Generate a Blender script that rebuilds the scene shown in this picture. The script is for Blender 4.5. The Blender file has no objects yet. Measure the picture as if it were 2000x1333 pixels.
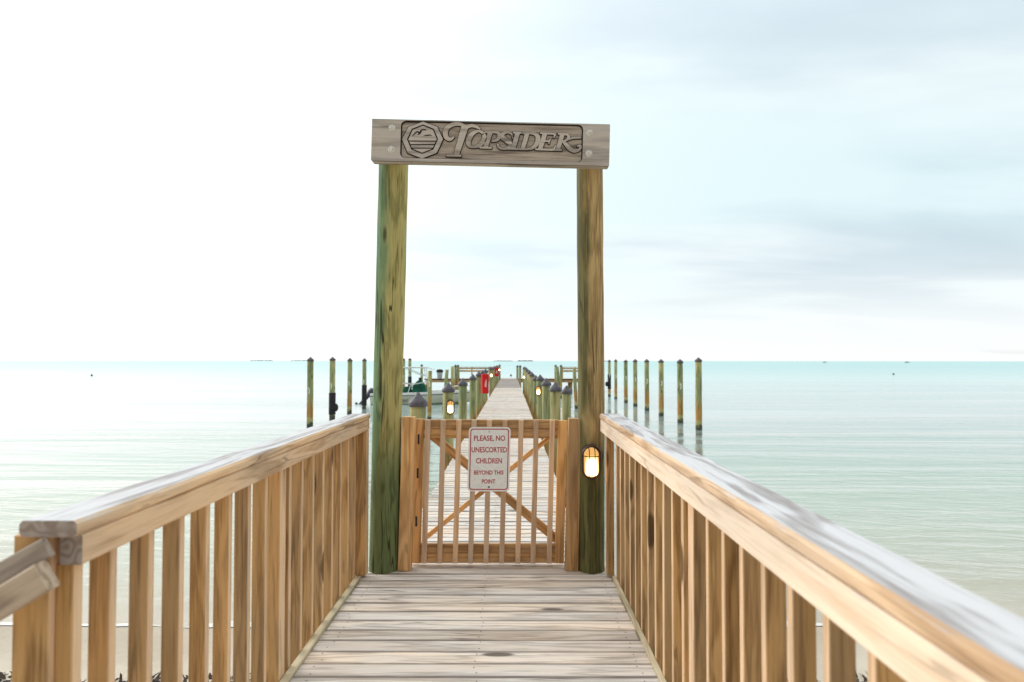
import bpy, bmesh, math, random
from mathutils import Vector, Matrix, noise
random.seed(7)
SC = bpy.context.scene
COL = SC.collection
R = math.radians
PI = math.pi

# ------------------------------------------------------------------ camera
HC = 1.46                     # eye height above the deck
WATER = HC - 2.5              # water level
cam_d = bpy.data.cameras.new('camera')
cam = bpy.data.objects.new('camera', cam_d)
COL.objects.link(cam)
SC.camera = cam
cam_d.sensor_width = 36.0
cam_d.lens = 25.2
cam_d.clip_start = 0.05
cam_d.clip_end = 30000
cam.matrix_world = Matrix.Translation((0, 0, HC)) @ Matrix.Rotation(R(90 + 1.575), 4, 'X') @ Matrix.Rotation(0.001, 4, 'Z')
cam_d.dof.use_dof = True
cam_d.dof.focus_distance = 5.4
cam_d.dof.aperture_fstop = 2.9

# ------------------------------------------------------------------ view
SC.view_settings.view_transform = 'Standard'
SC.view_settings.look = 'None'
SC.view_settings.gamma = 1.0
SC.view_settings.use_curve_mapping = False
SC.view_settings.exposure = 0.56

# ------------------------------------------------------------------ node helpers
class NT:
    def __init__(self, tree):
        self.t = tree; self.n = tree.nodes; self.l = tree.links
    def new(self, typ, **kw):
        nd = self.n.new(typ)
        for k, v in kw.items():
            setattr(nd, k, v)
        return nd
    def put(self, sock, v):
        if isinstance(v, bpy.types.NodeSocket): self.l.new(v, sock)
        elif isinstance(v, (tuple, list)):
            if sock.type == 'RGBA' and len(v) == 3: v = (*v, 1)
            sock.default_value = v
        else: sock.default_value = v
    def math(self, op, a, b=None, c=None, clamp=False):
        nd = self.new('ShaderNodeMath', operation=op); nd.use_clamp = clamp
        self.put(nd.inputs[0], a)
        if b is not None: self.put(nd.inputs[1], b)
        if c is not None: self.put(nd.inputs[2], c)
        return nd.outputs[0]
    def vmath(self, op, a, b=None):
        nd = self.new('ShaderNodeVectorMath', operation=op)
        self.put(nd.inputs[0], a)
        if b is not None: self.put(nd.inputs[1], b)
        return nd.outputs['Value' if op in ('DOT_PRODUCT', 'LENGTH') else 'Vector']
    def noise(self, vec, scale=5.0, detail=3.0, rough=0.5, dist=0.0):
        nd = self.new('ShaderNodeTexNoise')
        self.put(nd.inputs['Vector'], vec); self.put(nd.inputs['Scale'], scale)
        self.put(nd.inputs['Detail'], detail); self.put(nd.inputs['Roughness'], rough)
        self.put(nd.inputs['Distortion'], dist)
        return nd.outputs[0]
    def smooth(self, v, lo, hi, a=0.0, b=1.0):
        nd = self.new('ShaderNodeMapRange', interpolation_type='SMOOTHSTEP')
        self.put(nd.inputs[0], v)
        for i, q in enumerate((lo, hi, a, b)): self.put(nd.inputs[1 + i], q)
        return nd.outputs[0]
    def mix(self, f, a, b, blend='MIX'):
        nd = self.new('ShaderNodeMix', data_type='RGBA', blend_type=blend)
        self.put(nd.inputs[0], f); self.put(nd.inputs[6], a); self.put(nd.inputs[7], b)
        return nd.outputs[2]
    def sep(self, v):
        nd = self.new('ShaderNodeSeparateXYZ'); self.put(nd.inputs[0], v); return nd.outputs
    def comb(self, x, y, z):
        nd = self.new('ShaderNodeCombineXYZ')
        for i, q in enumerate((x, y, z)): self.put(nd.inputs[i], q)
        return nd.outputs[0]

def new_mat(name):
    m = bpy.data.materials.new(name); m.use_nodes = True
    m.node_tree.nodes.clear()
    t = NT(m.node_tree)
    out = t.new('ShaderNodeOutputMaterial')
    return m, t, out

# ------------------------------------------------------------------ world
SUN_DIR = Vector((-0.80, 0.50, 0.40)).normalized()
SUN_EL = math.asin(SUN_DIR.z)
SUN_AZ = math.atan2(SUN_DIR.x, SUN_DIR.y)          # clockwise from +Y
world = bpy.data.worlds.new('World'); SC.world = world; world.use_nodes = True
w = NT(world.node_tree); w.n.clear()
wo = w.new('ShaderNodeOutputWorld')
sky = w.new('ShaderNodeTexSky', sky_type='NISHITA')
sky.sun_disc = False; sky.sun_elevation = SUN_EL; sky.sun_rotation = SUN_AZ
sky.air_density = 1.0; sky.dust_density = 1.5; sky.ozone_density = 1.0
bg1 = w.new('ShaderNodeBackground'); w.put(bg1.inputs[0], sky.outputs[0]); bg1.inputs[1].default_value = 0.10
tc = w.new('ShaderNodeTexCoord')
D = w.vmath('NORMALIZE', tc.outputs['Generated'])
dx, dy, dz = w.sep(D)
h = w.math('ADD', w.math('MAXIMUM', dz, 0.0), 0.13)
pv = w.comb(w.math('DIVIDE', dx, h), w.math('DIVIDE', dy, h), 0.0)
pv = w.vmath('ADD', w.vmath('MULTIPLY', pv, (0.60, 1.25, 1.0)), (6.3, 2.9, 0.0))
n1 = w.noise(pv, 0.85, 7.0, 0.50, 0.35)
n2 = w.noise(w.vmath('ADD', pv, (11.0, 4.0, 0.0)), 0.27, 3.0, 0.5, 0.2)
n3 = w.noise(w.vmath('ADD', pv, (2.0, 9.0, 0.0)), 1.9, 5.0, 0.55, 0.3)
glow = w.math('MAXIMUM', w.vmath('DOT_PRODUCT', D, tuple(SUN_DIR)), 0.0)
g2 = w.math('POWER', glow, 3.4)
front = w.smooth(dy, -0.55, 0.75)
thick = w.math('ADD', w.math('MULTIPLY', n1, 0.66), w.math('ADD', w.math('MULTIPLY', n2, 0.26), w.math('MULTIPLY', n3, 0.08)))
m_d = w.smooth(thick, 0.43, 0.57)                              # 0 thick grey-blue cloud, 1 thin bright cloud
c_cl = w.mix(m_d, (0.455, 0.535, 0.58), (0.60, 0.665, 0.685))
teal = w.smooth(n2, 0.46, 0.64)
c_cl = w.mix(w.math('MULTIPLY', teal, 0.6), c_cl, (0.50, 0.635, 0.66))
c_cl = w.mix(w.smooth(dz, 0.15, 0.0), c_cl, (0.68, 0.70, 0.70))  # the bright milky band low over the sea
c_cl = w.mix(w.math('MULTIPLY', w.smooth(front, 1.0, 0.0), 0.90), c_cl, (0.27, 0.275, 0.28))  # unseen sky behind the camera, darkened to dim faces turned that way
gcol = w.vmath('MULTIPLY', w.comb(g2, g2, g2), (0.62, 0.53, 0.49))
zen = w.smooth(dz, 0.30, 0.95, 1.0, 2.1)        # an overcast sky is about twice as bright overhead as low down
c_all = w.vmath('MULTIPLY', w.vmath('ADD', c_cl, gcol), w.comb(zen, zen, zen))
bg2 = w.new('ShaderNodeBackground'); w.put(bg2.inputs[0], c_all); bg2.inputs[1].default_value = 1.0
cover = w.smooth(n1, 0.22, 0.44, 0.78, 0.985)
wm = w.new('ShaderNodeMixShader'); w.put(wm.inputs[0], cover)
w.l.new(bg1.outputs[0], wm.inputs[1]); w.l.new(bg2.outputs[0], wm.inputs[2])
w.l.new(wm.outputs[0], wo.inputs[0])

sun_d = bpy.data.lights.new('sun', 'SUN'); sun_d.energy = 0.9; sun_d.angle = R(24); sun_d.color = (1.0, 0.95, 0.88)
sun = bpy.data.objects.new('sun', sun_d); COL.objects.link(sun)
sun.rotation_euler = SUN_DIR.to_track_quat('Z', 'Y').to_euler()

# ------------------------------------------------------------------ materials
def plain(name, col, rough=0.6, metal=0.0, spec=0.4, vary=0.12, nscale=9.0, bump=0.0):
    m, t, out = new_mat(name)
    b = t.new('ShaderNodeBsdfPrincipled')
    tc = t.new('ShaderNodeTexCoord'); oi = t.new('ShaderNodeObjectInfo')
    v = t.vmath('ADD', tc.outputs['Object'], t.comb(t.math('MULTIPLY', oi.outputs['Random'], 37.0), 0.0, 0.0))
    n = t.noise(v, nscale, 5.0, 0.6)
    c = t.mix(t.smooth(n, 0.3, 0.7), tuple(x * (1 - vary) for x in col), tuple(min(1, x * (1 + vary)) for x in col))
    t.put(b.inputs['Base Color'], c)
    b.inputs['Roughness'].default_value = rough; b.inputs['Metallic'].default_value = metal
    b.inputs['Specular IOR Level'].default_value = spec
    if bump:
        bp = t.new('ShaderNodeBump'); t.put(bp.inputs['Height'], t.noise(v, nscale * 4, 4.0, 0.6))
        bp.inputs['Strength'].default_value = 1.0; bp.inputs['Distance'].default_value = bump
        t.l.new(bp.outputs[0], b.inputs['Normal'])
    t.l.new(b.outputs[0], out.inputs[0])
    return m

def wood(name, light, dark, axis='X', rings=34.0, figure=7.0, fibre=0.5, knots=0.35, tint=None, tint_amt=0.0,
         bleach=None, bleach_amt=0.0, bump=0.0012, vary=0.5, band=False, rough=0.75, green_side=None, ring_amt=0.75, stretch=0.10, streak=0.0, edge=None, lean=0.0, dirt=0.0, crack=0.0):
    m, t, out = new_mat(name)
    b = t.new('ShaderNodeBsdfPrincipled')
    tc = t.new('ShaderNodeTexCoord'); oi = t.new('ShaderNodeObjectInfo'); geo = t.new('ShaderNodeNewGeometry')
    rnd = oi.outputs['Random']
    off = t.comb(t.math('MULTIPLY', rnd, 91.0), t.math('MULTIPLY', rnd, 47.0), t.math('MULTIPLY', rnd, 23.0))
    v = t.vmath('ADD', tc.outputs['Object'], off)
    def st(k):
        return (k, 1, 1) if axis == 'X' else (1, 1, k)
    vk = t.vmath('MULTIPLY', v, st(0.33))
    vo = t.new('ShaderNodeTexVoronoi'); t.put(vo.inputs['Vector'], vk); vo.inputs['Scale'].default_value = 5.5
    vd = vo.outputs['Distance']
    keep = t.math('LESS_THAN', t.sep(vo.outputs['Color'])[0], knots)
    size = t.math('MULTIPLY', t.sep(vo.outputs['Color'])[1], 0.05)
    kmask = t.math('MULTIPLY', t.smooth(vd, t.math('ADD', size, 0.15), t.math('ADD', size, 0.08)), keep)
    kwarp = t.math('MULTIPLY', t.smooth(vd, 0.50, 0.0), keep)
    vf = t.vmath('MULTIPLY', v, st(stretch))
    fig = t.noise(vf, figure, 2.5, 0.5, 0.5)
    fig = t.math('ADD', fig, t.math('MULTIPLY', kwarp, 0.16))
    rg = t.math('SINE', t.math('MULTIPLY', fig, rings * 2.0))
    rg = t.math('POWER', t.math('ADD', t.math('MULTIPLY', rg, 0.5), 0.5), 1.6)
    vs = t.vmath('MULTIPLY', v, st(0.035))
    fb = t.noise(vs, 130.0, 6.0, 0.68)
    fb2 = t.noise(vs, 38.0, 5.0, 0.62)
    amt = t.math('ADD', t.math('MULTIPLY', rg, ring_amt), t.math('MULTIPLY', t.math('SUBTRACT', fb, 0.5), fibre * 2.2))
    amt = t.math('ADD', amt, t.math('MULTIPLY', t.math('SUBTRACT', fb2, 0.5), 1.3), clamp=True)
    big = t.noise(t.vmath('MULTIPLY', v, st(0.25)), 4.0, 3.0, 0.55)
    c = t.mix(amt, light, dark)
    # boards of one batch differ in tone
    vr = t.math('ADD', t.math('MULTIPLY', t.math('SUBTRACT', rnd, 0.5), vary), 1.0)
    vr = t.math('MULTIPLY', vr, t.smooth(big, 0.25, 0.75, 1.12, 0.88))
    c = t.vmath('MULTIPLY', c, t.comb(vr, vr, vr))
    if tint:
        r2 = t.math('FRACT', t.math('MULTIPLY', rnd, 17.31))
        f = t.math('MULTIPLY', t.math('ADD', t.math('MULTIPLY', t.smooth(big, 0.35, 0.62), 0.6), t.math('MULTIPLY', r2, 0.7)), tint_amt, clamp=True)
        c = t.mix(f, c, t.mix(amt, tint, tuple(x * 0.62 for x in tint)))
    if green_side:
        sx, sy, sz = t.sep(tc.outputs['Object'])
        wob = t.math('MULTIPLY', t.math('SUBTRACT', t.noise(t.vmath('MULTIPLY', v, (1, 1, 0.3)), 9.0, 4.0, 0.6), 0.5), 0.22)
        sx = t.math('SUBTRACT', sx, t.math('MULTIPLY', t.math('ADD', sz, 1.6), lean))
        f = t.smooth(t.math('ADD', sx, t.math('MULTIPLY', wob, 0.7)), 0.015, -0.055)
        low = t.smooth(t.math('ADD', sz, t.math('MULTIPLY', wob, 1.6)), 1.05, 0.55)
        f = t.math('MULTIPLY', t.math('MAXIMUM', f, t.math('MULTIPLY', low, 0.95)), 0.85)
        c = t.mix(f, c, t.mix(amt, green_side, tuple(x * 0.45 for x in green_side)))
        c = t.mix(t.math('MULTIPLY', low, 0.55), c, t.mix(amt, (0.13, 0.135, 0.04), (0.035, 0.045, 0.012)))  # lower pole painted darker, for the shade of the rails
    if edge:
        ef = t.smooth(t.math('ABSOLUTE', t.sep(tc.outputs['Normal'])[2]), 0.6, 0.9)
        c = t.mix(t.math('MULTIPLY', ef, 0.85), c, t.mix(amt, edge, tuple(x * 0.72 for x in edge)))  # sky light on the side faces, painted in as a paler colour
    if dirt:
        ly = t.math('ABSOLUTE', t.sep(tc.outputs['Object'])[1])
        df = t.smooth(t.math('ADD', ly, t.math('MULTIPLY', t.math('SUBTRACT', big, 0.5), 0.05)), 0.050, 0.072)
        c = t.mix(t.math('MULTIPLY', df, dirt), c, (0.13, 0.10, 0.085))
    if crack:
        cn = t.noise(t.vmath('MULTIPLY', v, st(0.045)), 11.0, 2.0, 0.5)
        cl = t.smooth(t.math('ABSOLUTE', t.math('SUBTRACT', cn, 0.5)), 0.012, 0.004)
        gate = t.smooth(t.noise(t.vmath('MULTIPLY', v, st(0.3)), 5.0, 1.0, 0.5), 0.48, 0.56)
        c = t.mix(t.math('MULTIPLY', t.math('MULTIPLY', cl, gate), crack), c, tuple(x * 0.16 for x in dark))
    if streak:
        s1 = t.smooth(t.noise(t.vmath('MULTIPLY', v, st(0.05)), 40.0, 3.0, 0.6), 0.60, 0.70)
        c = t.mix(t.math('MULTIPLY', s1, streak), c, tuple(x * 0.28 for x in dark))
    if bleach:
        nz = t.sep(geo.outputs['Normal'])[2]
        endg = t.smooth(t.math('ABSOLUTE', t.sep(tc.outputs['Normal'])[0]), 0.8, 0.95)
        wob2 = t.math('MULTIPLY', t.math('SUBTRACT', t.noise(t.vmath('MULTIPLY', v, st(0.2)), 30.0, 4.0, 0.6), 0.5), 0.9)
        f = t.smooth(t.math('ADD', nz, t.math('MULTIPLY', wob2, 0.7)), 0.72, 0.90)
        f = t.math('MULTIPLY', f, bleach_amt)
        egr = t.math('SINE', t.math('MULTIPLY', t.noise(v, 12.0, 2.0, 0.5), 60.0))
        c = t.mix(t.math('MULTIPLY', endg, 0.9), c, t.mix(t.math('ADD', t.math('MULTIPLY', egr, 0.4), 0.5, clamp=True), (0.42, 0.37, 0.34), (0.24, 0.19, 0.16)))
        bc = t.mix(amt, bleach, (bleach[0] * 0.50, bleach[1] * 0.46, bleach[2] * 0.44))
        c = t.mix(f, c, bc)
    if band:
        pz = t.sep(geo.outputs['Position'])[2]
        wb = t.math('MULTIPLY', t.math('SUBTRACT', t.noise(v, 9.0, 4.0, 0.6), 0.5), 0.5)
        zz = t.math('ADD', pz, wb)
        c = t.mix(t.math('MULTIPLY', t.smooth(zz, 0.22, -0.38), 0.85), c, t.mix(amt, (0.52, 0.26, 0.07), (0.26, 0.11, 0.03)))
        c = t.mix(t.math('MULTIPLY', t.smooth(zz, -0.66, -0.76), 0.8), c, (0.44, 0.42, 0.20))
        bar = t.noise(v, 60.0, 3.0, 0.7)
        c = t.mix(t.smooth(zz, -0.82, -0.90), c, t.mix(t.smooth(bar, 0.4, 0.65), (0.035, 0.037, 0.03), (0.16, 0.15, 0.11)))
    c = t.mix(t.math('MULTIPLY', kmask, 0.85), c, tuple(x * 0.25 for x in dark))
    t.put(b.inputs['Base Color'], c)
    b.inputs['Roughness'].default_value = rough
    b.inputs['Specular IOR Level'].default_value = 0.25
    bp = t.new('ShaderNodeBump'); bp.inputs['Distance'].default_value = bump; bp.inputs['Strength'].default_value = 1.0
    t.put(bp.inputs['Height'], t.math('SUBTRACT', t.math('ADD', t.math('MULTIPLY', fb, 0.8), t.math('MULTIPLY', fb2, 0.9)), t.math('MULTIPLY', rg, 0.35)))
    t.l.new(bp.outputs[0], b.inputs['Normal'])
    t.l.new(b.outputs[0], out.inputs[0])
    return m

M = {}
M['deck'] = wood('deck wood', (0.73, 0.595, 0.455), (0.40, 0.30, 0.215), rings=14, figure=9.5, knots=0.40, tint=(0.77, 0.715, 0.65), tint_amt=0.9, vary=0.60, bump=0.0028, fibre=1.25, streak=0.5, dirt=0.6, crack=0.6)
M['cedar'] = wood('framing wood', (0.74, 0.44, 0.18), (0.38, 0.19, 0.056), rings=12, figure=13.0, knots=0.4, crack=0.4, tint=(0.52, 0.35, 0.22), tint_amt=0.55, vary=0.60, bump=0.0010)
M['baluster'] = wood('picket wood with side light painted in', (0.64, 0.37, 0.140), (0.28, 0.140, 0.042), rings=12, figure=14.0, knots=0.60, tint=(0.46, 0.31, 0.165), tint_amt=0.75, vary=0.75, bump=0.0012, streak=0.35, fibre=1.1, crack=0.4, edge=(0.90, 0.64, 0.41))  # pale edge colour stands in for sky light on the sides
M['picket'] = wood('gate picket wood', (0.88, 0.60, 0.37), (0.60, 0.37, 0.20), rings=12, figure=8.0, knots=0.25, tint=(0.60, 0.46, 0.34), tint_amt=0.7, vary=0.35)
M['trim'] = wood('edge trim wood', (0.62, 0.52, 0.35), (0.38, 0.30, 0.18), rings=10, knots=0.2, tint=(0.42, 0.42, 0.28), tint_amt=0.7, vary=0.1)
M['rail'] = wood('rail wood', (0.84, 0.57, 0.33), (0.54, 0.31, 0.14), rings=11, figure=13.0, knots=0.35, crack=0.5, tint=(0.60, 0.49, 0.38), tint_amt=0.5, vary=0.2, bump=0.0010, bleach=(0.655, 0.655, 0.66), bleach_amt=0.97, streak=0.35, ring_amt=0.8, fibre=1.0)
M['rail_pale'] = wood('pale rail wood', (0.86, 0.70, 0.53), (0.66, 0.47, 0.31), rings=11, figure=13.0, fibre=0.9, knots=0.6, crack=0.3, tint=(0.74, 0.66, 0.56), tint_amt=0.6, vary=0.1, bump=0.0010, bleach=(0.68, 0.67, 0.66), bleach_amt=0.9, ring_amt=0.5)
M['grey'] = wood('weathered grey wood', (0.50, 0.39, 0.28), (0.24, 0.165, 0.11), rings=20, figure=7.0, knots=0.15, tint=(0.46, 0.42, 0.38), tint_amt=0.6, vary=0.2, bump=0.0018, fibre=0.8)
M['sign_wood'] = wood('carved sign wood', (0.60, 0.51, 0.42), (0.28, 0.225, 0.175), rings=15, figure=6.0, knots=0.0, tint=(0.56, 0.52, 0.47), tint_amt=0.7, vary=0.0, crack=0.6, bump=0.0022, fibre=0.85)
M['sign_floor'] = wood('gouged sign floor', (0.50, 0.42, 0.34), (0.17, 0.135, 0.105), rings=15, figure=6.0, knots=0.0, vary=0.0, bump=0.004, fibre=1.5, streak=0.8)
M['stain'] = plain('dark carving stain', (0.028, 0.021, 0.018), 0.85, vary=0.4, nscale=60)
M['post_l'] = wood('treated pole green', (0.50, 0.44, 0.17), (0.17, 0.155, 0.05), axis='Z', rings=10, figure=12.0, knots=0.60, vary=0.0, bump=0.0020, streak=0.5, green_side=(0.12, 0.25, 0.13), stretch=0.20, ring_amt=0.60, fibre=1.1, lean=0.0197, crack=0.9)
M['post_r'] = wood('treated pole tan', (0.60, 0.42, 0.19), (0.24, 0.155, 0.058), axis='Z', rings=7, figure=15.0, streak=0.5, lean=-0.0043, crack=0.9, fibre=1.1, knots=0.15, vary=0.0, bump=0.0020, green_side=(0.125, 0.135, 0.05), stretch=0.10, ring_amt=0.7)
M['pile'] = wood('treated pile wood', (0.50, 0.44, 0.20), (0.20, 0.185, 0.07), axis='Z', rings=11, figure=9.0, knots=0.20, vary=0.35, tint=(0.24, 0.31, 0.16), tint_amt=0.75, bump=0.002, band=True, stretch=0.10)
M['cap'] = plain('pile cap plastic', (0.095, 0.088, 0.105), 0.5, vary=0.25, nscale=14, bump=0.001)
M['black'] = plain('black rubber', (0.022, 0.018, 0.018), 0.7, vary=0.3, bump=0.002)
M['steel'] = plain('galvanised steel', (0.50, 0.49, 0.47), 0.45, metal=0.6, vary=0.2, nscale=80)
M['bolt'] = plain('weathered bolt', (0.66, 0.64, 0.58), 0.55, metal=0.0, vary=0.3, nscale=120)
M['white'] = plain('white paint', (0.78, 0.77, 0.74), 0.35, vary=0.05)
M['hull'] = plain('cream gelcoat', (0.62, 0.60, 0.50), 0.25, vary=0.05)
M['alu'] = plain('white powder coated tube', (0.80, 0.80, 0.78), 0.3, vary=0.03)
M['navy'] = plain('dark rub rail', (0.05, 0.05, 0.055), 0.5)
M['canvas'] = plain('green canvas', (0.008, 0.105, 0.062), 0.85, vary=0.35, nscale=5, bump=0.01)
M['cowl'] = plain('outboard paint', (0.05, 0.055, 0.07), 0.35, vary=0.3)
M['red'] = plain('red painted cabinet', (0.68, 0.004, 0.008), 0.35, vary=0.08)
M['signwhite'] = plain('sign face', (0.86, 0.88, 0.86), 0.45, vary=0.06, nscale=40)
M['signred'] = plain('sign red print', (0.42, 0.012, 0.028), 0.5, vary=0.25, nscale=60)
M['housing'] = plain('bronze lamp housing', (0.055, 0.032, 0.026), 0.4, metal=0.3, vary=0.3, nscale=40)
M['rust'] = plain('rusty screw', (0.10, 0.06, 0.04), 0.7)
M['rope'] = plain('white line', (0.75, 0.73, 0.66), 0.8)
M['bin'] = plain('grey bin plastic', (0.42, 0.45, 0.48), 0.5)
M['algae'] = plain('dark buoy', (0.03, 0.03, 0.035), 0.6)

def lamp_mat():
    m, t, out = new_mat('lit lamp glass')
    tc = t.new('ShaderNodeTexCoord')
    x, y, z = t.sep(tc.outputs['Object'])
    f = t.smooth(z, 0.065, -0.035)          # bulb hangs in the lower part of the glass
    core = t.math('MULTIPLY', f, t.smooth(t.math('ABSOLUTE', x), 0.050, 0.018))
    core = t.math('MULTIPLY', core, t.smooth(z, -0.100, -0.060))
    core = t.math('POWER', core, 1.6)
    c = t.mix(core, (1.0, 0.54, 0.17), (1.0, 0.74, 0.42))
    e = t.new('ShaderNodeEmission'); t.put(e.inputs[0], c)
    t.put(e.inputs[1], t.math('ADD', t.math('MULTIPLY', core, 22.0), 0.62))
    t.l.new(e.outputs[0], out.inputs[0])
    return m
M['lamp'] = lamp_mat()

def sand_mat():
    m, t, out = new_mat('sand')
    b = t.new('ShaderNodeBsdfPrincipled')
    g = t.new('ShaderNodeNewGeometry'); P = g.outputs['Position']
    n = t.noise(P, 1.2, 5.0, 0.6); f = t.noise(P, 60.0, 4.0, 0.7)
    c = t.mix(t.smooth(n, 0.3, 0.7), (0.53, 0.455, 0.35), (0.62, 0.545, 0.43))
    c = t.mix(t.math('MULTIPLY', t.smooth(f, 0.5, 0.75), 0.4), c, (0.30, 0.24, 0.17))
    # sea grass and stones on the bottom
    n2 = t.noise(t.vmath('MULTIPLY', P, (0.35, 1.0, 1.0)), 0.9, 6.0, 0.62)
    yy = t.sep(P)[1]
    gr = t.math('MULTIPLY', t.smooth(n2, 0.57, 0.68), t.smooth(yy, 12.0, 22.0))
    c = t.mix(t.math('MULTIPLY', gr, 0.45), c, (0.12, 0.16, 0.10))
    zz = t.sep(P)[2]
    wet = t.smooth(zz, WATER + 0.10, WATER + 0.02)
    c = t.mix(t.math('MULTIPLY', wet, 0.35), c, (0.33, 0.27, 0.19))
    t.put(b.inputs['Base Color'], c); b.inputs['Roughness'].default_value = 0.9
    bp = t.new('ShaderNodeBump'); bp.inputs['Distance'].default_value = 0.02
    t.put(bp.inputs['Height'], t.math('ADD', t.noise(P, 5.0, 6.0, 0.7), t.math('MULTIPLY', f, 0.2)))
    t.l.new(bp.outputs[0], b.inputs['Normal']); t.l.new(b.outputs[0], out.inputs[0])
    return m
M['sand'] = sand_mat()

SHORE = 6.85
def water_mat():
    m, t, out = new_mat('sea water')
    g = t.new('ShaderNodeNewGeometry'); P = g.outputs['Position']
    px, py, pz = t.sep(P)
    rot = t.new('ShaderNodeMapping'); rot.inputs['Rotation'].default_value = (0, 0, R(9)); t.put(rot.inputs['Vector'], P)
    Pr = rot.outputs[0]
    w1 = t.noise(t.vmath('MULTIPLY', Pr, (0.34, 1.0, 1.0)), 1.35, 4.0, 0.58, 0.9)
    w2 = t.noise(t.vmath('MULTIPLY', Pr, (0.42, 1.0, 1.0)), 4.6, 4.0, 0.62, 0.8)
    w3 = t.noise(t.vmath('MULTIPLY', Pr, (0.25, 1.0, 1.0)), 0.33, 3.0, 0.5, 0.4)
    hgt = t.math('ADD', t.math('ADD', t.math('MULTIPLY', w1, 0.125), t.math('MULTIPLY', w2, 0.055)), t.math('MULTIPLY', w3, 0.16))
    calm = t.smooth(t.noise(t.vmath('MULTIPLY', P, (0.12, 1.0, 1.0)), 0.16, 4.0, 0.55, 0.5), 0.35, 0.65, 0.15, 1.35)
    fade = t.math('DIVIDE', 1.0, t.math('ADD', 1.0, t.math('MULTIPLY', t.math('MAXIMUM', py, 0.0), 0.012)))
    hgt = t.math('MULTIPLY', hgt, t.math('MULTIPLY', calm, fade))
    bp = t.new('ShaderNodeBump'); bp.inputs['Strength'].default_value = 1.0; bp.inputs['Distance'].default_value = 0.55
    t.put(bp.inputs['Height'], hgt)
    fr = t.new('ShaderNodeFresnel'); fr.inputs['IOR'].default_value = 1.42; t.l.new(bp.outputs[0], fr.inputs['Normal'])
    far = t.math('SUBTRACT', 1.0, t.math('EXPONENT', t.math('MULTIPLY', t.math('MAXIMUM', py, 0.0), -0.009)))
    cap = t.math('SUBTRACT', 0.86, t.math('MULTIPLY', far, 0.42))      # small waves tilt facets: a sea never mirrors fully at grazing angles
    fac = t.math('MINIMUM', fr.outputs[0], cap)
    bk = g.outputs['Backfacing']                 # light coming up from the bottom mostly leaves the water
    fac = t.math('ADD', t.math('MULTIPLY', fac, t.math('SUBTRACT', 1.0, bk)), t.math('MULTIPLY', bk, 0.05))
    gl = t.new('ShaderNodeBsdfGlossy'); gl.inputs['Color'].default_value = (1, 1, 1, 1)
    t.put(gl.inputs['Roughness'], t.math('ADD', 0.05, t.math('MULTIPLY', far, 0.12))); t.l.new(bp.outputs[0], gl.inputs['Normal'])
    tr = t.new('ShaderNodeBsdfTransparent')
    depth = t.math('MAXIMUM', t.math('SUBTRACT', py, SHORE), 0.0)
    tf = t.math('SUBTRACT', 1.0, t.math('EXPONENT', t.math('MULTIPLY', depth, -0.085)))
    t.put(tr.inputs['Color'], t.mix(tf, (0.99, 0.99, 0.97), (0.60, 0.97, 0.83)))
    patch = t.noise(t.vmath('MULTIPLY', P, (0.2, 1.0, 1.0)), 0.02, 4.0, 0.6, 0.4)
    body = t.mix(t.math('SUBTRACT', 1.0, t.math('EXPONENT', t.math('MULTIPLY', depth, -0.016))), (0.78, 0.86, 0.81), (0.32, 0.60, 0.58))
    body = t.mix(t.math('MULTIPLY', t.smooth(patch, 0.40, 0.70), 0.2), body, (0.22, 0.44, 0.47))
    df = t.new('ShaderNodeBsdfDiffuse'); t.put(df.inputs[0], body)
    bf = t.math('SUBTRACT', 1.0, t.math('EXPONENT', t.math('MULTIPLY', depth, -0.032)))
    mb = t.new('ShaderNodeMixShader'); t.put(mb.inputs[0], bf); t.l.new(tr.outputs[0], mb.inputs[1]); t.l.new(df.outputs[0], mb.inputs[2])
    mx = t.new('ShaderNodeMixShader'); t.put(mx.inputs[0], fac); t.l.new(mb.outputs[0], mx.inputs[1]); t.l.new(gl.outputs[0], mx.inputs[2])
    t.l.new(mx.outputs[0], out.inputs[0])
    return m
M['water'] = water_mat()
M['foam'] = plain('sea foam', (0.74, 0.73, 0.68), 0.8)
M['weed'] = plain('dry seaweed', (0.06, 0.042, 0.028), 0.95, vary=0.5)
M['shrub'] = plain('mangrove foliage', (0.17, 0.22, 0.22), 0.9, vary=0.2, nscale=0.05)

# ------------------------------------------------------------------ object helpers
def tag(o, label=None, cat=None, group=None, kind=None):
    if label: o['label'] = label
    if cat: o['category'] = cat
    if group: o['group'] = group
    if kind: o['kind'] = kind
    return o

def empty(name, loc=(0, 0, 0), label=None, cat=None, group=None):
    o = bpy.data.objects.new(name, None); COL.objects.link(o); o.location = loc
    o.empty_display_size = 0.1
    return tag(o, label, cat, group)

def link(name, me, mat, parent=None, loc=(0, 0, 0), rot=(0, 0, 0)):
    o = bpy.data.objects.new(name, me); COL.objects.link(o)
    if mat is not None and len(me.materials) == 0: me.materials.append(mat)
    o.parent = parent; o.location = loc; o.rotation_euler = rot
    return o

def mesh_from(bm, name='mesh', smooth=False):
    bmesh.ops.recalc_face_normals(bm, faces=bm.faces)
    me = bpy.data.meshes.new(name); bm.to_mesh(me); bm.free()
    if smooth:
        for p in me.polygons: p.use_smooth = True
    return me

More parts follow.
